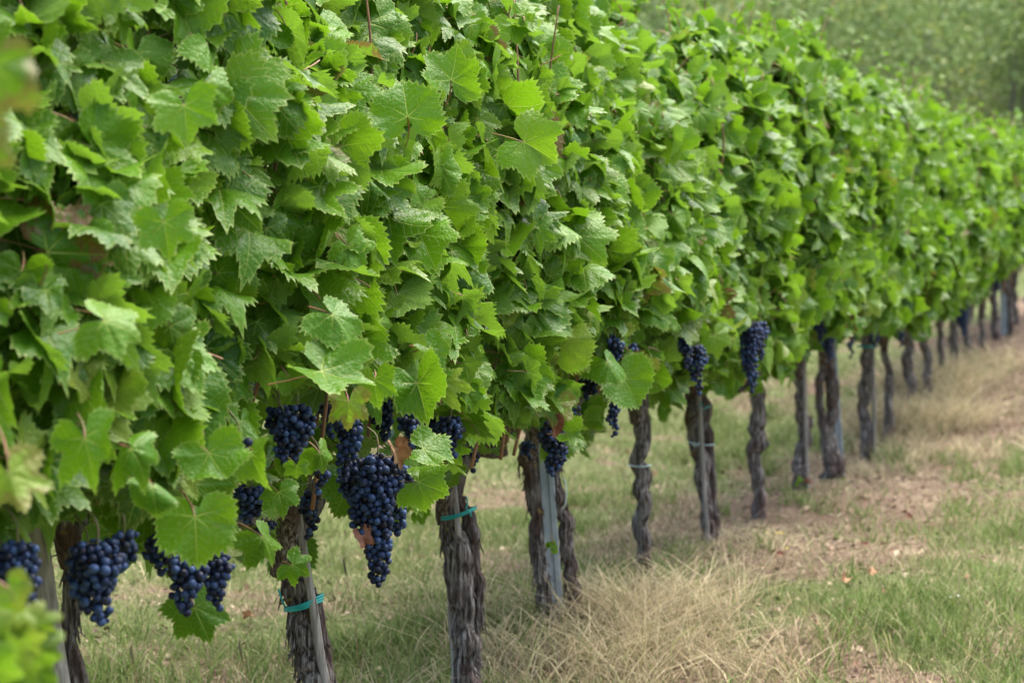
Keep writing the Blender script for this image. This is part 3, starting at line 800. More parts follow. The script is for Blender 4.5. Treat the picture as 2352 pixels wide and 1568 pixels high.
def trunks(i, root):
    if i in TRUNKS:
        for k, pl in enumerate(TRUNKS[i]):
            D = DEP[i] + (0.03 if k else 0)
            pts = [P(x, y, D) for x, y, w in pl]; rad = [w * D / F / 2 * (.70 if i == 2 else .76 if i < 5 else .74) for x, y, w in pl]
            g = float(gz(pts[-1][0], pts[-1][1]))
            if pts[-1][2] > g - .02:
                e = pts[-1].copy(); e[2] = g - .05; pts.append(e); rad.append(rad[-1] * 1.1)
            if i >= 2:
                kk = catmull(np.c_[pts, rad], len(pts) * 3); pts = [q_[:3] + (np.array([RNG.normal(0, .22), RNG.normal(0, .2), 0]) * q_[3] if 0 < j_ < len(kk) - 1 else 0) for j_, q_ in enumerate(kk)]; rad = [q_[3] * RNG.uniform(.90, 1.10) for q_ in kk]
            mb = MB()
            hi = i <= 4
            tube(mb, pts, rad, n=170 if hi else 60, sides=72 if hi else 28, disp=bark_disp(.56 if hi else .40, i * 3.7 + k * 11, KNOTS.get(i, ()) if k == 0 else ()))
            o = mb.build('trunk', M_BARK, root)
            if i <= 4:     # loose strips of bark peeling off the trunk
                sm = MB()
                c = catmull(pts, 60)
                for s in range(120):
                    m_ = RNG.integers(3, 50); r_ = np.interp(m_ / 59, np.linspace(0, 1, len(rad)), rad)
                    a = RNG.uniform(0, 6.28); d = np.array([math.cos(a), math.sin(a), 0])
                    L = RNG.uniform(.02, .075); lift = RNG.uniform(.003, .012)
                    p0 = c[m_] + d * r_ * 1.0; p1 = p0 + np.array([0, 0, -L * .5]) + d * .003; p2 = p0 + np.array([RNG.normal(0, .006), RNG.normal(0, .006), -L]) + d * lift
                    bw = RNG.uniform(.002, .005); sd_ = np.array([-d[1], d[0], 0]) * bw
                    v = np.array([p0 - sd_, p0 + sd_, p1 + sd_ + d * .002, p1 - sd_, p2 + sd_ * .4, p2 - sd_ * .4])
                    v = np.vstack([v, v - d * .0018])
                    fq = [[0, 1, 2, 3], [3, 2, 4, 5], [7, 6, 9, 8], [8, 9, 11, 10], [0, 3, 9, 6], [1, 7, 8, 2], [3, 5, 11, 9], [2, 8, 10, 4], [5, 4, 10, 11]]
                    sm.add(v, [(fq, 0)])
                b = sm.build('peeling_bark', M_BARK, root, smooth=False); b.parent = o; b['kind'] = 'stuff'
            if i == 3 and k == 0:
                cm = MB(); D_ = DEP[3]
                tube(cm, [P(1043, 1268, D_ - .008), P(1047, 1251, D_ - .036)], [.021, .0165], n=2, sides=11)
                c_ = cm.build('pruning_cut', M_CUT, root, smooth=False); c_.parent = o
            if i == 7:
                km = MB(); D_ = DEP[7]
                tube(km, [P(1742, 1030, D_), P(1755, 1022, D_ - .02), P(1766, 1014, D_ - .02)], [.024, .017, .009], n=8, sides=12, disp=bark_disp(.6, 5))
                c_ = km.build('spur', M_BARK, root); c_.parent = o; km = MB()
                tube(km, [P(1722, 885, D_), P(1705, 893, D_ - .02), P(1694, 898, D_ - .02)], [.016, .012, .008], n=8, sides=12, disp=bark_disp(.6, 6))
                c_ = km.build('spur', M_BARK, root); c_.parent = o
    # cordon arms along the row
    cm = MB(); t = TPOS[i]
    if i in TRUNKS:
        x, y, w = TRUNKS[i][0][0]; top = P(x, y + 20, DEP[i])
    else: top = rowpt(t, 0, .62)
    ztp = top[2]
    for s in (-1, 1):
        tt, _ = row_tq(top[0], top[1])
        pts = [top + np.array([0, 0, -.03])]
        for f in (.12, .3, .48):
            pts.append(rowpt(tt + s * f * (.95 if i < 11 else .7), RNG.normal(0, .02), ztp + .15 + RNG.normal(0, .015)))
        tube(cm, pts, [.028, .024, .02, .015], n=40 if i < 6 else 16, sides=16 if i < 6 else 8, disp=bark_disp(.7, i * 5 + s))
    cm.build('cordon', M_BARK, root)
    # canes growing up through the leaves
    for _ in range(7 if i <= 6 else 3):
        c0 = t + RNG.uniform(-.45, .45) * (1 if i < 11 else .7); pz_ = rowpt(c0, 0, 1.5); xx_, _, DD_ = proj(pz_); zt = float(ztop(xx_, DD_)) - .22
        q0 = RNG.uniform(-.05, .20)
        pts = []
        for f in (0, .25, .5, .75, 1):
            pts.append(rowpt(c0 + RNG.normal(0, .05) * (f + .2), q0 + f * RNG.uniform(-.02, .14) + .05 * math.sin(f * 3), ztp + .16 + f * (zt - ztp - .12)))
        km = MB(); tube(km, pts, [.0052, .0048, .0042, .0036, .0022], n=30, sides=7)
        km.build('cane', M_CANE, root)
    # side shoots arching out through the face of the row
    for _ in range(7 if i <= 5 else 3 if i <= 10 else 0):
        a0 = t + RNG.uniform(-.5, .5); z0 = RNG.uniform(ztp + .25, 1.85); L = RNG.uniform(.22, .5); dr = RNG.choice([-1, 1]) * RNG.uniform(.15, .8); q0 = RNG.uniform(.12, .22)
        pts = [rowpt(a0 + dr * L * f, q0 + .26 * f - .10 * f * f, z0 + L * (.75 * f - .55 * f * f)) for f in (0, .25, .5, .75, 1)]
        km = MB(); tube(km, pts, [.0038, .0034, .003, .0024, .0014], n=20, sides=6, mi=1)
        c = catmull(pts, 8)[3:]; n_ = len(c)
        ti = np.zeros((n_, 4)); ti[:, 0] = RNG.uniform(.55, 1, n_); ti[:, 1] = RNG.uniform(0, .2, n_)
        add_leaves(km, c + RNG.normal(0, .012, (n_, 3)), NV * .5 + np.array([0, 0, .5]) - DV * .3 + RNG.normal(0, .5, (n_, 3)), NV * .6 + np.array([0, 0, -.5]) + RNG.normal(0, .5, (n_, 3)), np.linspace(.062, .028, n_), ti, 0 if i <= 4 else 1, False)
        km.build('shoot', [M_LEAF, M_CANE], root)
    for _ in range(5 if 2 < i < 20 else 0):
        a0 = t + RNG.uniform(-.45, .45); p0 = rowpt(a0, 0, 1.3); x_, _, D_0 = proj(p0); zz = float(ztop(x_, D_0)); L = RNG.uniform(.08, .27)
        pts = [rowpt(a0, RNG.uniform(-.05, .05), zz - .2), rowpt(a0 + RNG.normal(0, .03), RNG.uniform(-.05, .08), zz), rowpt(a0 + RNG.normal(0, .06), RNG.uniform(-.05, .12), zz + L)]
        km = MB(); tube(km, pts, [.0036, .003, .0014], n=12, sides=6, mi=1)
        c = catmull(pts, 7)[2:]; n_ = len(c); ti = np.zeros((n_, 4)); ti[:, 0] = RNG.uniform(.6, 1, n_); ti[:, 1] = .15
        add_leaves(km, c + RNG.normal(0, .008, (n_, 3)), RNG.normal(0, .6, (n_, 3)) + np.array([.2, -.5, .5]), RNG.normal(0, .6, (n_, 3)), np.linspace(.06, .026, n_), ti, 1, False)
        km.build('shoot', [M_LEAF, M_CANE], root)

VINE_LABELS = {
    0: 'grapevine at the left edge whose blurred yellow-green leaves are nearest the viewer',
    1: 'grapevine behind the grey square wooden stake, broad dark grape bunches low beside it',
    2: 'grapevine with shaggy teal-tied trunk, short double bunch under one big serrated leaf',
    3: 'grapevine with the longest blue-black grape bunch left of its forked, teal-tied trunk',
    4: 'grapevine with two trunks straddling the wide steel post nearest the viewer',
    5: 'grapevine with one straight dark trunk, pale tie, right of the nearest steel post',
    6: 'grapevine with two close trunks crossed by a thin pale stick and a pale string',
    7: 'grapevine with a bent trunk bearing a short side stub, small yellow flowers at its foot',
    8: 'grapevine with knobbly narrow trunk widening at the foot, left of the pale blue post',
    9: 'grapevine with two wavy trunks leaning on the farther pale blue steel post',
    10: 'grapevine with straight teal-banded trunk, right of the farther pale blue steel post',
    11: 'grapevine with thin trunk ending behind straw, first beyond the far teal-banded trunk',
    12: 'grapevine with trunk leaning right, second beyond the far teal-banded trunk',
    13: 'grapevine with kinked dark trunk, third beyond the far teal-banded trunk, by the tall straw',
    14: 'grapevine with thin trunk between a kinked dark trunk and a thicker blurred one',
    15: 'grapevine with thick blurred trunk left of the far hanging grape bunch',
    16: 'grapevine with short thin blurred trunk directly under the far hanging grape bunch',
    17: 'grapevine with thin trunk, first to the right of the far hanging grape bunch',
    18: 'grapevine with dark trunk just left of the farthest pale steel post',
    19: 'grapevine with slim trunk just right of the farthest pale steel post',
    20: 'grapevine at the right edge of the photo, last trunk to be seen in the row',
    21: 'grapevine of which only leaves show, at the right edge beyond the last visible trunk',
}
ROOTS = []
DEADS = [  # vine, x, y, size px, q, red?
    (3, 918, 1050, 46, .44, 0), (3, 842, 1246, 44, .34, 1), (4, 1275, 985, 34, .36, 1), (5, 1452, 852, 46, .36, 0), (10, 1940, 735, 30, .34, 1), (9, 1955, 760, 26, .3, 0)]

def dead_leaf_mesh(mb, p, s, zax, tip):
    tv, tri, qd, lu = T_HI[RNG.integers(0, 16)]
    zax = norm(np.array(zax, float)); tip = np.array(tip, float); y = norm(tip - zax * (tip @ zax)); x = np.cross(y, zax)
    w = tv.copy()
    w[:, 2] += 1.1 * w[:, 0] ** 2 - .35 * w[:, 1] ** 2 + .16 * np.sin(w[:, 0] * 9 + p[0] * 5) * np.hypot(w[:, 0], w[:, 1])
    w[:, 0] *= .62
    v = p + s * (w[:, :1] * x + w[:, 1:2] * y + w[:, 2:3] * zax)
    mb.add(v, [(tri, 0), (qd, 0)])

for i in range(len(VX_COLS)):
    b = rowpt(TPOS[i], 0, 0); b[2] = float(gz(b[0], b[1]))
    root = empty('grapevine', b)
    tag(root, VINE_LABELS[i], 'grapevine', 'grapevines of the trellised row')
    ROOTS.append(root)
    trunks(i, root)
    foliage(i, root)
    for (vi, x, yt, yb, w, q, lod) in BUNCH:
        if vi == i: make_bunch(root, x, yt, yb, w, q, lod)
    for (vi, x, y, s, q, red) in DEADS:
        if vi == i:
            mb = MB(); D = depth(x, q)
            dead_leaf_mesh(mb, P(x - s * .2, y - s * .4, D), s * D / F, -FWD + .3 * UPV + .3 * RGT, -UPV + .4 * RGT)
            o = mb.build('dead_leaf', M_DEAD_RED if red else M_DEAD, root)
            o['label'] = 'curled brown dead leaf among the green ones'

# shoots standing out above the row
def top_shoot(i, pts_px, q=0.0):
    mb = MB(); pts = []
    for (x, y) in pts_px:
        pts.append(P(x, y, depth(x, q)))
    tube(mb, pts, np.linspace(.004, .002, len(pts)), n=18, sides=6, mi=1)
    c = catmull(pts, 10)[2:]
    n = len(c)
    zax = np.array([0, 0, .5]) + NV * .4 - DV * .4 + RNG.normal(0, .5, (n, 3))
    tip = RNG.normal(0, .6, (n, 3)) + np.array([0, 0, -.3]) + NV * .3
    ti = np.zeros((n, 4)); ti[:, 0] = RNG.uniform(.5, 1, n); ti[:, 1] = .15
    add_leaves(mb, c + RNG.normal(0, .025, (n, 3)), zax, tip, RNG.uniform(.03, .065, n), ti, 1, False)
    o = mb.build('shoot', [M_LEAF, M_CANE], ROOTS[i])
top_shoot(7, [(1770, 210), (1778, 130), (1782, 90), (1777, 48)])
top_shoot(8, [(1840, 190), (1848, 120), (1856, 60)])
top_shoot(8, [(1830, 200), (1822, 130), (1830, 70)])
top_shoot(11, [(2040, 280), (2034, 220), (2038, 185)])
top_shoot(12, [(2080, 260), (2105, 210), (2140, 190)])
top_shoot(19, [(2320, 330), (2325, 290), (2335, 262)])
def sucker(i, x, y, s, q):
    D = depth(x, q); mb = MB(); n = 5
    c = np.array([P(x + RNG.normal(0, s * .3), y + RNG.normal(0, s * .4), D) for _ in range(n)])
    zax = -FWD + RNG.normal(0, .4, (n, 3)); tip = -UPV + RNG.normal(0, .6, (n, 3))
    ti = np.zeros((n, 4)); ti[:, 0] = .5; ti[:, 1] = .1
    tube(mb, [P(x, y + s, D + .05), P(x + 3, y, D), P(x, y - s, D)], [.002, .0015, .001], mi=1, sides=5)
    add_leaves(mb, c, zax, tip, np.full(n, s * .42 * D / F), ti, 1, False)
    mb.build('sucker_shoot', [M_LEAF, M_PET], ROOTS[i])
sucker(4, 1266, 1248, 26, .12); sucker(8, 1832, 1105, 16, .1); sucker(9, 1938, 1105, 12, .1)

# ------------------------------------------------------------------ stakes, posts, ties, wires
def stake(pts, w, d, side, label, zt=1.25, q=0.0, D=None, ground=True):
    (x0, y0), (x1, y1) = pts
    D = D or depth((x0 + x1) / 2, q)
    a = P(x0, y0, D); b = P(x1, y1, D)
    u = (a - b) / np.linalg.norm(a - b)
    top = b + u * ((zt - b[2]) / u[2])
    g = float(gz(b[0], b[1])); bot = b - u * ((b[2] - g + .1) / u[2])
    if not ground: bot = b
    base = tuple(bot) if not ground else (bot[0], bot[1], g)
    mb = MB(); bar(mb, bot, top, w, d, side, n=14, jitter=.0012)
    return tag(mb.build('wooden_stake', M_WOOD, origin=base), label, 'stake', 'wooden stakes beside the trunks')

S1 = norm(RGT * .9 + FWD * .35)
stake([(92, 1290), (128, 1568)], .038, .042, norm(RGT * .80 - FWD * .6), 'thick square weathered grey wooden stake at lower left, among the blurred leaves', 1.3, D=DEP[1] - .09)
stake([(682, 1175), (748, 1568)], .020, .02, S1, 'slim grey wooden stake along the right side of the shaggy teal-tied trunk', 1.1, D=DEP[2] - .03)
stake([(1044, 1140), (1052, 1245)], .018, .016, S1, 'pale thin wooden stake in the fork of the forked teal-tied trunk', 1.1, D=DEP[3] - .03, ground=False)
stake([(1034, 1280), (1050, 1568)], .03, .018, norm(RGT * .9 + FWD * .45), 'dark flat wooden stake against the left side of the forked teal-tied trunk', .42, D=DEP[3] + .02)
stake([(1606, 920), (1627, 1270)], .015, .014, S1, 'thin pale wooden stick tied in front of two close trunks', 1.2, D=DEP[6] - .06)
stake([(1847, 850), (1855, 1145)], .018, .014, S1, 'narrow wooden stake at the right side of the knobbly trunk', 1.1, D=DEP[8] - .03)
stake([(2005, 770), (2008, 1050)], .018, .018, S1, 'narrow wooden stake along the far trunk with the teal band', 1.1, D=DEP[10] - .02)

def steel_post(pts, w, label, zt, D):
    (x0, y0), (x1, y1) = pts
    a = P(x0, y0, D); b = P(x1, y1, D); u = (a - b) / np.linalg.norm(a - b)
    top = b + u * ((zt - b[2]) / u[2]); g = float(gz(b[0], b[1])); bot = b - u * ((b[2] - g + .15) / u[2])
    s = norm(RGT * .97 + FWD * .15); s = norm(s - u * (s @ u)); v_ = np.cross(u, s)   # v_ points away from or to the viewer
    if v_ @ FWD < 0: v_ = -v_
    h, dp, tk = w / 2, w * .62, .0022
    lip = w * .16
    prof = [(-h + lip, dp), (-h, dp), (-h, .004), (-h + .004, 0), (-h * .25, 0), (-h * .15, .005), (h * .15, .005), (h * .25, 0), (h - .004, 0), (h, .004), (h, dp), (h - lip, dp)]
    inn = [(-h + lip, dp - tk), (-h + tk, dp - tk), (-h + tk, .005), (-h + .005, tk), (-h * .22, tk), (-h * .13, .005 + tk), (h * .13, .005 + tk), (h * .22, tk), (h - .005, tk), (h - tk, .005), (h - tk, dp - tk), (h - lip, dp - tk)]
    loop = prof + inn[::-1]
    nseg = 30; m = len(loop)
    vs = np.array([[bot + (top - bot) * k / nseg + s * c + v_ * d for c, d in loop] for k in range(nseg + 1)]).reshape(-1, 3)
    idx = np.arange((nseg + 1) * m).reshape(nseg + 1, m)
    q = np.stack([idx[:-1], np.roll(idx[:-1], -1, 1), np.roll(idx[1:], -1, 1), idx[1:]], -1).reshape(-1, 4)
    root = empty('steel_post', (bot[0], bot[1], g)); tag(root, label, 'post', 'steel trellis posts')
    mb = MB(); mb.add(vs, [(q, 0)]); mb.build('post_profile', M_STEEL, root, smooth=False)
    for k in range(9, nseg, 6):       # wire hooks pressed out of both edges
        c = bot + (top - bot) * (k + .5) / nseg
        for sg in (-1, 1):
            hm = MB()
            e = c + s * sg * h + v_ * dp * .4
            tube(hm, [e, e + s * sg * .006 + u * .003, e + s * sg * .008 + u * .012], [.0028, .0026, .0018], n=6, sides=6)
            hm.build('wire_hook', M_STEEL, root)
steel_post([(1255, 1080), (1277, 1400)], .050, 'wide galvanised steel post between two dark trunks, nearest of the steel posts', 1.78, DEP[4] - .01)
steel_post([(1914, 810), (1933, 1095)], .042, 'pale blue galvanised steel post against two wavy trunks', 1.95, DEP[9] + .03)
steel_post([(2305, 640), (2309, 785)], .055, 'pale steel post far down the row near the right edge', 2.2, DEP[19] - .02)

def tie(pts, mat, label, cat='tie', rad=.0032, loops=None, grp='plastic ties on the trunks'):
    """a band round a trunk: centre (x, y), half width px, tilt px"""
    mb = MB(); base = None
    for (x, y, hw, tilt, D, dz) in pts:
        r = hw * D / F; c = P(x, y, D)
        base = c if base is None else base
        n = 40
        a = np.linspace(0, 2 * np.pi, n)
        ring = [c + RGT * math.cos(k) * r + np.array([0, 1, 0]) * -math.sin(k) * r * .95 + np.array([0, 0, 1]) * (-tilt * D / F * math.cos(k) + dz + .0015 * math.sin(3 * k)) for k in a]
        tube(mb, ring, [rad] * n, n=80, sides=6)
    for lp in (loops or []):
        tube(mb, [P(x, y, D) for x, y, D in lp], [rad * .8] * len(lp), sides=6)
    return tag(mb.build('plant_tie', mat, origin=tuple(base)), label, cat, grp)
d2, d3, d5, d6, d10 = DEP[2], DEP[3], DEP[5], DEP[6], DEP[10]
tie([(698, 1385, 44, -14, d2, 0), (698, 1380, 44, -16, d2, 0), (697, 1390, 43, -12, d2, 0)], M_TEAL, 'teal plastic tie round the shaggy trunk with the slim grey stake', loops=[[(655, 1395, d2 - .02), (645, 1370, d2 - .04), (640, 1352, d2 - .05)]])
tie([(1050, 1176, 43, -12, d3, 0), (1050, 1181, 42, -13, d3, 0)], M_TEAL, 'teal plastic tie slanting round the forked trunk, knotted at right', loops=[[(1070, 1168, d3 - .06), (1074, 1155, d3 - .06), (1071, 1140, d3 - .05)], [(1070, 1168, d3 - .06), (1080, 1176, d3 - .06), (1082, 1186, d3 - .06)]])
tie([(1469, 1068, 27, 0, d5, 0)], M_PALE, 'pale cyan tie round the single straight dark trunk', rad=.0028)
tie([(1612, 1018, 30, 3, d6, 0)], M_PALE, 'pale string tied across two close trunks at mid height', rad=.0028, loops=[[(1607, 1016, d6 - .07), (1600, 1024, d6 - .07), (1590, 1020, d6 - .06)]])
tie([(1606, 938, 23, -4, d6, 0)], M_TEAL, 'small teal tie at the top of two close trunks, under the leaves', rad=.0026, loops=[[(1606, 936, d6 - .07), (1612, 926, d6 - .07), (1608, 918, d6 - .06)]])
tie([(1990, 794, 22, 0, d10, 0), (1990, 797, 22, 0, d10, 0)], M_TEAL, 'dark teal band round the far straight trunk', rad=.003)
mb = MB(); D_ = DEP[4] - .06
tube(mb, [P(1290, 1168, D_), P(1298, 1160, D_ - .02), P(1301, 1130, D_ - .02), P(1298, 1105, D_ - .01), P(1290, 1098, D_)], [.002] * 5, n=24, sides=6)
tag(mb.build('plant_tie', M_PALE, origin=tuple(P(1290, 1168, D_))), 'pale loose loop of string at the right trunk beside the nearest steel post', 'tie', 'plastic ties on the trunks')

WIRES = [(.80, .0, 'lowest trellis wire, under the leaves just above the trunks'), (1.13, .05, 'trellis wire halfway up the leaves, the one nearer the grass lane'),
         (1.18, -.04, 'trellis wire just above halfway up the leaves, on the far side of the canes'), (1.52, .06, 'upper trellis wire in the leaves, the one nearer the grass lane'),
         (1.56, -.05, 'topmost trellis wire in the leaves, on the far side of the canes')]
for z, q, lab in WIRES:
    mb = MB(); ts = np.linspace(TPOS[0] - .5, TPOS[-1] + .3, 24)
    pp = rowpt(ts, np.full(24, q), z); pp[:, 2] += gz(pp[:, 0], pp[:, 1]) + .008 * np.sin(ts * 1.3)
    tube(mb, pp, [.0016] * 24, n=90, sides=6)
    tag(mb.build('trellis_wire', M_WIRE, origin=tuple(pp[0])), lab, 'wire', 'trellis wires')

# ------------------------------------------------------------------ grass: uncountable blades
def blades(name, X, Y, h, lean, width, tint, label):
    n = len(X)
    z = gz(X, Y) - .004
    base = np.stack([X, Y, z], -1)
    a = RNG.uniform(0, 6.283, n)
    side = np.stack([np.cos(a), np.sin(a), 0 * a], -1) * width[:, None] / 2
    la = RNG.uniform(0, 6.283, n)
    ld = np.stack([np.cos(la), np.sin(la), 0 * la], -1)
    up = np.array([0, 0, 1.0])
    def at(f, e): return base + up * (h * (f - .25 * f * f * np.minimum(lean / (h + 1e-6), 1.6)))[:, None] + ld * (lean * f ** e)[:, None]
    c1, c2, c3 = at(.4, 1.6), at(.75, 1.6), at(1.0, 1.6)
    v = np.stack([base - side, base + side, c1 - side * .9, c1 + side * .9, c2 - side * .6, c2 + side * .6, c3], 1)
    off = (np.arange(n) * 7)[:, None, None]
    q = np.array([[0, 1, 3, 2], [2, 3, 5, 4]])[None] + off
    t = np.array([[4, 5, 6]])[None] + off
    mb = MB(); mb.add(v.reshape(-1, 3), [(q.reshape(-1, 4), 0), (t.reshape(-1, 3), 0)], np.repeat(tint, 7, 0))
    return tag(mb.build(name, M_GRASS), label, 'grass', kind='stuff')

def scatter(n, y0, y1, pw=1.0):
    Y = y0 + (y1 - y0) * RNG.random(n) ** pw
    half = Y * .245 + .6
    X = RNG.uniform(-1, 1.25, n) * half
    return X, Y

def field():
    A = [scatter(135000, 4.6, 10.5, .9), scatter(120000, 10.5, 18, .9), scatter(60000, 18, 34, .8)]
    X = np.concatenate([a[0] for a in A]); Y = np.concatenate([a[1] for a in A])
    d = dryness(X, Y)
    clump = vnoise(X * 3.1, Y * 3.1, 41) * .6 + vnoise(X * 9, Y * 9, 42) * .4
    return X, Y, d, clump
X, Y, d, cl = field()
t_, q_ = row_tq(X, Y)
strip_ = (q_ > -.15) & (q_ < .95) & (Y > 8.6) & (Y < 14)
thin = ~(strip_ & (RNG.random(len(X)) < .15))
X, Y, d, cl, t_, q_, strip_ = [a[thin] for a in (X, Y, d, cl, t_, q_, strip_)]
isg = RNG.random(len(X)) > np.clip(d * 1.15 - .02 + (.5 - cl) * .5, .06, .95)
far = np.clip((Y - 8) / 10, 0, 1)
# green
g = isg & (RNG.random(len(X)) < .3 + 1.1 * np.clip(cl - .3, 0, 1))
n = g.sum(); hh = RNG.uniform(.025, .085, n) * (.5 + cl[g])
ti = np.zeros((n, 4)); ti[:, 0] = np.clip(RNG.normal(.12, .16, n), 0, .6); ti[:, 1] = RNG.random(n)
blades('green_grass', X[g], Y[g], hh, hh * RNG.uniform(.2, 1.1, n), RNG.uniform(.0022, .0045, n) * (1 + far[g]), ti, 'short green grass growing in patches through the straw')
# dry standing and lying
g = ~isg
n = g.sum(); lying = (RNG.random(n) < .78) | strip_[g]
hh = np.where(lying, RNG.uniform(.004, .028, n), RNG.uniform(.03, .11, n)); ln = np.where(lying, RNG.uniform(.05, .20, n), hh * RNG.uniform(.4, 1.2, n))
ti = np.zeros((n, 4)); ti[:, 0] = np.clip(RNG.normal(.9, .12, n), .5, 1); ti[:, 1] = np.clip(RNG.normal(.42, .36, n), 0, 1)
blades('dry_grass', X[g], Y[g], hh, ln, RNG.uniform(.0018, .0046, n) * (1 + far[g]), ti, 'dry tan straw and litter covering the ground under and beside the row')
# tall straw clumps
TALL = [(1430, 1420, .38, .24, 900), (1290, 1500, .35, .21, 450), (1590, 1440, .38, .21, 550), (1180, 1520, .3, .13, 500), (1500, 1560, .45, .18, 800), (1700, 1500, .3, .10, 300),
        (2070, 985, .42, .28, 1700), (2180, 905, .48, .30, 1700), (2110, 1040, .5, .16, 700), (2240, 850, .5, .24, 800), (1690, 1250, .3, .10, 250), (1990, 1085, .3, .1, 250)]
AX, AY, AH, AL = [], [], [], []
for (x, y, sp, hh, nn) in TALL:
    p = ground_hit(x, y)
    k = RNG.integers(0, 26, nn); cx_, cy_ = RNG.normal(0, sp * .5, 26), RNG.normal(0, sp * .6, 26)
    AX.append(p[0] + cx_[k] + RNG.normal(0, .05, nn)); AY.append(p[1] + cy_[k] + RNG.normal(0, .06, nn))
    h_ = hh * RNG.uniform(.3, 1.25, nn); AH.append(h_); AL.append(h_ * RNG.uniform(.4, 1.9, nn))
AX, AY, AH, AL = map(np.concatenate, (AX, AY, AH, AL)); n = len(AX)
ti = np.zeros((n, 4)); ti[:, 0] = np.clip(1 - (RNG.random(n) < .16) * RNG.uniform(.4, .9, n), 0, 1); ti[:, 1] = np.clip(RNG.normal(.68, .22, n), 0, 1); ti[:, 2] = RNG.random(n) * .4
blades('tall_dry_grass', AX, AY, AH, AL, RNG.uniform(.0026, .0052, n) * (1 + np.clip((AY - 9) / 8, 0, 1)), ti, 'tall pale straw clumps arching beside the trunks')
# litter: broken bits of leaf and straw
def litter():
    n = 42000
    X, Y = scatter(n, 4.8, 20, 1.0); t_, q_ = row_tq(X, Y)
    k = RNG.random(n) < np.where((q_ > -.4) & (q_ < 1.1), .95, .32); X, Y = X[k], Y[k]; n = len(X)
    z = gz(X, Y) + RNG.uniform(.002, .022, n)
    c = np.stack([X, Y, z], -1); a = RNG.uniform(0, 6.283, n); L = RNG.uniform(.004, .017, n) * (1 + .02 * Y); W = L * RNG.uniform(.25, .8, n)
    d1 = np.stack([np.cos(a), np.sin(a), RNG.normal(0, .35, n)], -1) * L[:, None]; d2 = np.stack([-np.sin(a), np.cos(a), RNG.normal(0, .35, n)], -1) * W[:, None]
    up = np.array([0, 0, 1.0]) * (L * RNG.uniform(-.2, .5, n))[:, None]
    v = np.stack([c - d1, c - d2 * .9 + up, c + d1 * .8, c + d2 + up], 1)
    ti = np.zeros((n, 4)); ti[:, 0] = 1; ti[:, 1] = np.clip(RNG.normal(.36, .27, n), 0, 1); ti[:, 2] = RNG.random(n)
    mb = MB(); mb.add(v.reshape(-1, 3), [(np.arange(4 * n).reshape(-1, 4), 0)], np.repeat(ti, 4, 0))
    tag(mb.build('leaf_litter', M_LITTER, smooth=False), 'broken brown leaf litter strewn along the foot of the row', 'litter', kind='stuff')
litter()
# greener tufts in the lane
TUFT = [(2220, 1400, .5, .10, 800), (2320, 1220, .6, .10, 800), (2080, 1530, .5, .11, 900), (2300, 1530, .4, .11, 800), (2330, 1080, .8, .12, 900), (1230, 1440, .25, .12, 250), (800, 1560, .4, .10, 1400), (950, 1450, .4, .09, 900), (1370, 1330, .4, .1, 900), (300, 1560, .35, .1, 900), (1530, 1180, .7, .1, 1200), (1680, 1050, .9, .12, 1600), (2150, 1240, .5, .07, 500)]
AX, AY, AH, AL = [], [], [], []
for (x, y, sp, hh, nn) in TUFT:
    p = ground_hit(x, y)
    k = RNG.integers(0, 22, nn); cx_, cy_ = RNG.normal(0, sp * .5, 22), RNG.normal(0, sp * .7, 22)
    AX.append(p[0] + cx_[k] + RNG.normal(0, .045, nn)); AY.append(p[1] + cy_[k] + RNG.normal(0, .06, nn))
    h_ = hh * RNG.uniform(.4, 1.25, nn); AH.append(h_); AL.append(h_ * RNG.uniform(.2, 1.1, nn))
AX, AY, AH, AL = map(np.concatenate, (AX, AY, AH, AL)); n = len(AX)
ti = np.zeros((n, 4)); ti[:, 0] = np.clip((RNG.random(n) < .2) * RNG.uniform(.4, .9, n), 0, 1); ti[:, 1] = RNG.random(n)
blades('grass_tufts', AX, AY, AH, AL, RNG.uniform(.003, .0055, n) * (1 + np.clip((AY - 9) / 8, 0, 1)), ti, 'longer green grass tufts in the lane and between the trunks')

# ------------------------------------------------------------------ fallen leaves, flowers, seed heads
FALL = [(1940, 1352, 44, 0, 'large orange-brown fallen leaf lying in the lane'), (2003, 1332, 40, 2, 'pale tan fallen leaf beside the large orange-brown one'),
        (862, 1302, 36, 1, 'reddish fallen leaf on the grass under the longest grape bunch'), (568, 1436, 34, 2, 'pinkish pale fallen leaf left of the shaggy trunk'),
        (2088, 1203, 30, 1, 'dark red curled fallen leaf highest up in the bare litter'), (1985, 1268, 30, 1, 'brick red fallen leaf in the litter above the orange one'), (1790, 1290, 30, 1, 'small red-brown fallen leaf right of the bent trunk foot'),
        (1855, 1120, 26, 1, 'bright red-brown fallen leaf at the foot of the knobbly trunk'), (1505, 1100, 22, 1, 'small reddish fallen leaf in the grass right of the straight dark trunk')]
for (x, y, s, kind, lab) in FALL:
    p = ground_hit(x, y) + np.array([0, 0, .03]); D = proj(p)[2]
    mb = MB(); dead_leaf_mesh(mb, p, s * .52 * D / F, (RNG.normal(0, .3), -.75, .8), (RNG.normal(.6, .3), .2, -.05))
    tag(mb.build('fallen_leaf', [M_DEAD, M_DEAD_RED, M_CUT][kind] if kind != 2 else M_DEAD, origin=tuple(p)), lab, 'leaf', 'fallen leaves')

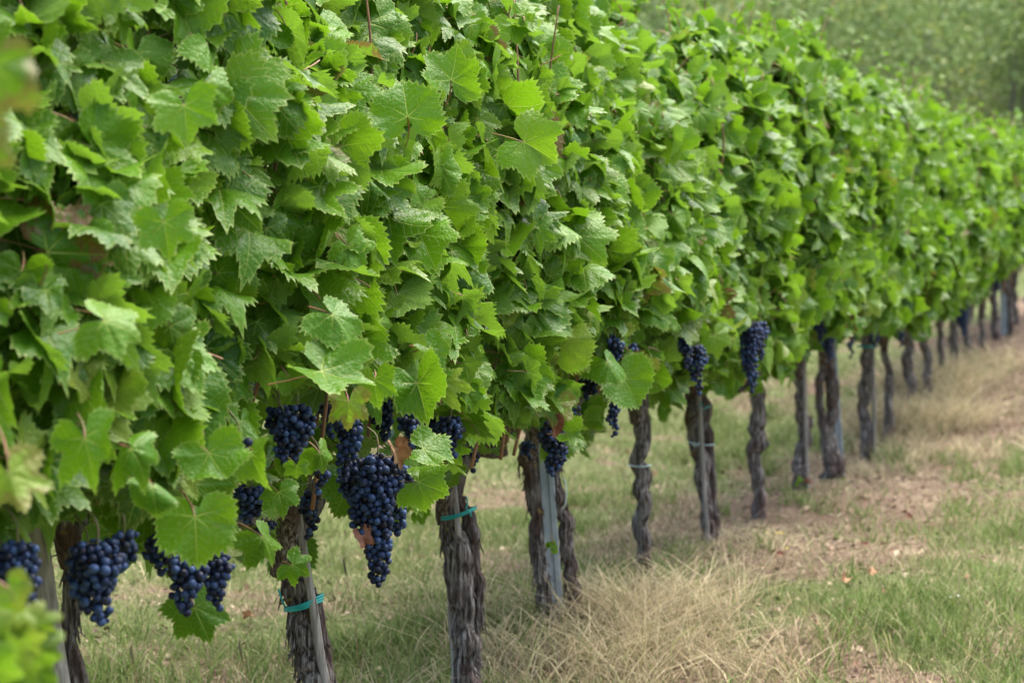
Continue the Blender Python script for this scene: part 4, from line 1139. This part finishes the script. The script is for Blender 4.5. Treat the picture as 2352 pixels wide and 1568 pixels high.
def flower(x, y, n, hpx, mat, name, lab):
    p = ground_hit(x, y + hpx); D = proj(p)[2]; H = hpx * D / F
    root = empty(name, tuple(p)); tag(root, lab, 'wildflower')
    sm, fm = MB(), MB()
    for k in range(n):
        d = np.array([RNG.normal(0, .02), RNG.normal(0, .02), 0]); e = p + d + np.array([0, 0, H * RNG.uniform(.8, 1.1)])
        tube(sm, [p, p + d * .4 + np.array([0, 0, H * .5]), e], [.0015, .0012, .001], sides=5)
        for a in range(7):
            g = a / 7 * 6.283; dr = np.array([math.cos(g), math.sin(g), .35]); sd_ = np.array([-math.sin(g), math.cos(g), 0]) * .004
            v = np.array([e, e + dr * .004 - sd_ * .6, e + dr * .008, e + dr * .004 + sd_ * .6]); v = np.vstack([v, v - np.array([0, 0, .0006])])
            fm.add(v, [([[0, 1, 2, 3], [7, 6, 5, 4], [0, 4, 5, 1], [1, 5, 6, 2], [2, 6, 7, 3], [3, 7, 4, 0]], 0)])
        tube(fm, [e - np.array([0, 0, .001]), e + np.array([0, 0, .003])], [.0035, .002], n=3, sides=8)
    sm.build('stem', M_PET, root); fm.build('blossom', mat, root)
flower(1767, 1222, 4, 24, M_YEL, 'yellow_wildflower', 'small yellow wildflowers at the foot of the bent trunk')
flower(1800, 1258, 1, 18, M_YEL, 'yellow_wildflower', 'single yellow wildflower lower and right of the other yellow ones')
flower(2190, 1368, 2, 26, M_WHITE, 'white_wildflower', 'tiny white wildflowers in the green grass near the right edge')

def foxtail(x0, y0, x1, y1, lab):
    p = ground_hit(x0, y0); D = proj(p)[2]; e = P(x1, y1, D); m = (p + e) / 2 + RGT * .01
    root = empty('foxtail_grass', tuple(p)); tag(root, lab, 'grass stalk', 'seeding grass stalks')
    s = MB(); tube(s, [p, m, e], [.0018, .0014, .001], n=14, sides=6); s.build('stalk', M_PET, root)
    hm = MB(); u = norm(e - m); L = .055
    tube(hm, [e - u * .005, e + u * L * .3, e + u * L * .7, e + u * L + RGT * .006], [.002, .0045, .004, .0012], n=16, sides=10, tint=[.6, .35, .1, 0])
    for k in range(120):
        f = RNG.random(); a = RNG.random() * 6.28; c = e + u * L * f; d_ = np.array([math.cos(a), math.sin(a) , .6]) * .009
        w_ = np.array([.0005, .0003, 0])
        hm.add(np.array([c - w_, c + w_, c + d_]), [([[0, 1, 2]], 0)], [.7, .6, .2, 0])
    hm.build('seed_head', M_GRASS, root)
foxtail(822, 1545, 795, 1318, 'seeding foxtail stalk with nodding head, below the longest grape bunch')
foxtail(310, 1640, 306, 1520, 'upright green foxtail head at bottom left, right of the square stake')
foxtail(562, 1620, 556, 1510, 'short foxtail stalk left of the foot of the shaggy trunk')

# ------------------------------------------------------------------ the wooded slope behind
def woodland():
    mb = MB()
    V, TT = [], []
    for k in range(280):
        X0 = RNG.uniform(-18, 32) if k % 3 else RNG.uniform(0, 15); Y0 = RNG.uniform(42, 68)
        g = float(gz(X0, Y0)); H = RNG.uniform(2.2, 5.2); W = RNG.uniform(1.3, 2.6)
        nl = 1500
        nb = 16
        bc = np.stack([RNG.normal(0, W * .42, nb), RNG.normal(0, W * .42, nb), H * RNG.uniform(.05, 1, nb)], -1)
        wh = RNG.integers(0, nb, nl)
        p = bc[wh] + RNG.normal(0, 1, (nl, 3)) * np.array([.40, .40, .34])
        p[:, 2] = np.abs(p[:, 2]); p = p + np.array([X0, Y0, g])
        a = norm(RNG.normal(0, 1, (nl, 3))); b = norm(np.cross(a, RNG.normal(0, 1, (nl, 3))))
        s = RNG.uniform(.035, .085, nl)[:, None]
        v = np.stack([p - a * s, p - b * s * .55, p + a * s, p + b * s * .55], 1)
        V.append(v.reshape(-1, 3))
        t = np.zeros((nl, 4)); base = RNG.uniform(.0, .95); t[:, 0] = np.clip(base + RNG.normal(0, .2, nl) + .15 * (RNG.random(nb)[wh] - .5), 0, 1)
        t[:, 1] = (RNG.random(nb)[wh] < .10) * RNG.uniform(.2, .8, nl) + (RNG.random() < .06) * .25
        TT.append(np.repeat(t, 4, 0))
        tube(mb, [(X0, Y0, g - .1), (X0 + RNG.normal(0, .1), Y0, g + H * .2), (X0 + RNG.normal(0, .2), Y0, g + H * .4)], [.05, .04, .02], n=8, sides=7, mi=1)
        for _ in range(5):
            e = bc[RNG.integers(0, nb)] + np.array([X0, Y0, g])
            tube(mb, [(X0, Y0, g + H * RNG.uniform(.15, .35)), e * .5 + np.array([X0, Y0, g + H * .4]) * .5, e], [.015, .012, .006], n=6, sides=5, mi=1)
    V = np.concatenate(V); TT = np.concatenate(TT)
    mb.add(V, [(np.arange(len(V)).reshape(-1, 4), 0)], TT)
    return mb.build('woodland', [M_WLEAF, M_TRUNK], smooth=False)
tag(woodland(), 'blurred green wooded slope filling the background at upper right', 'woodland', kind='stuff')
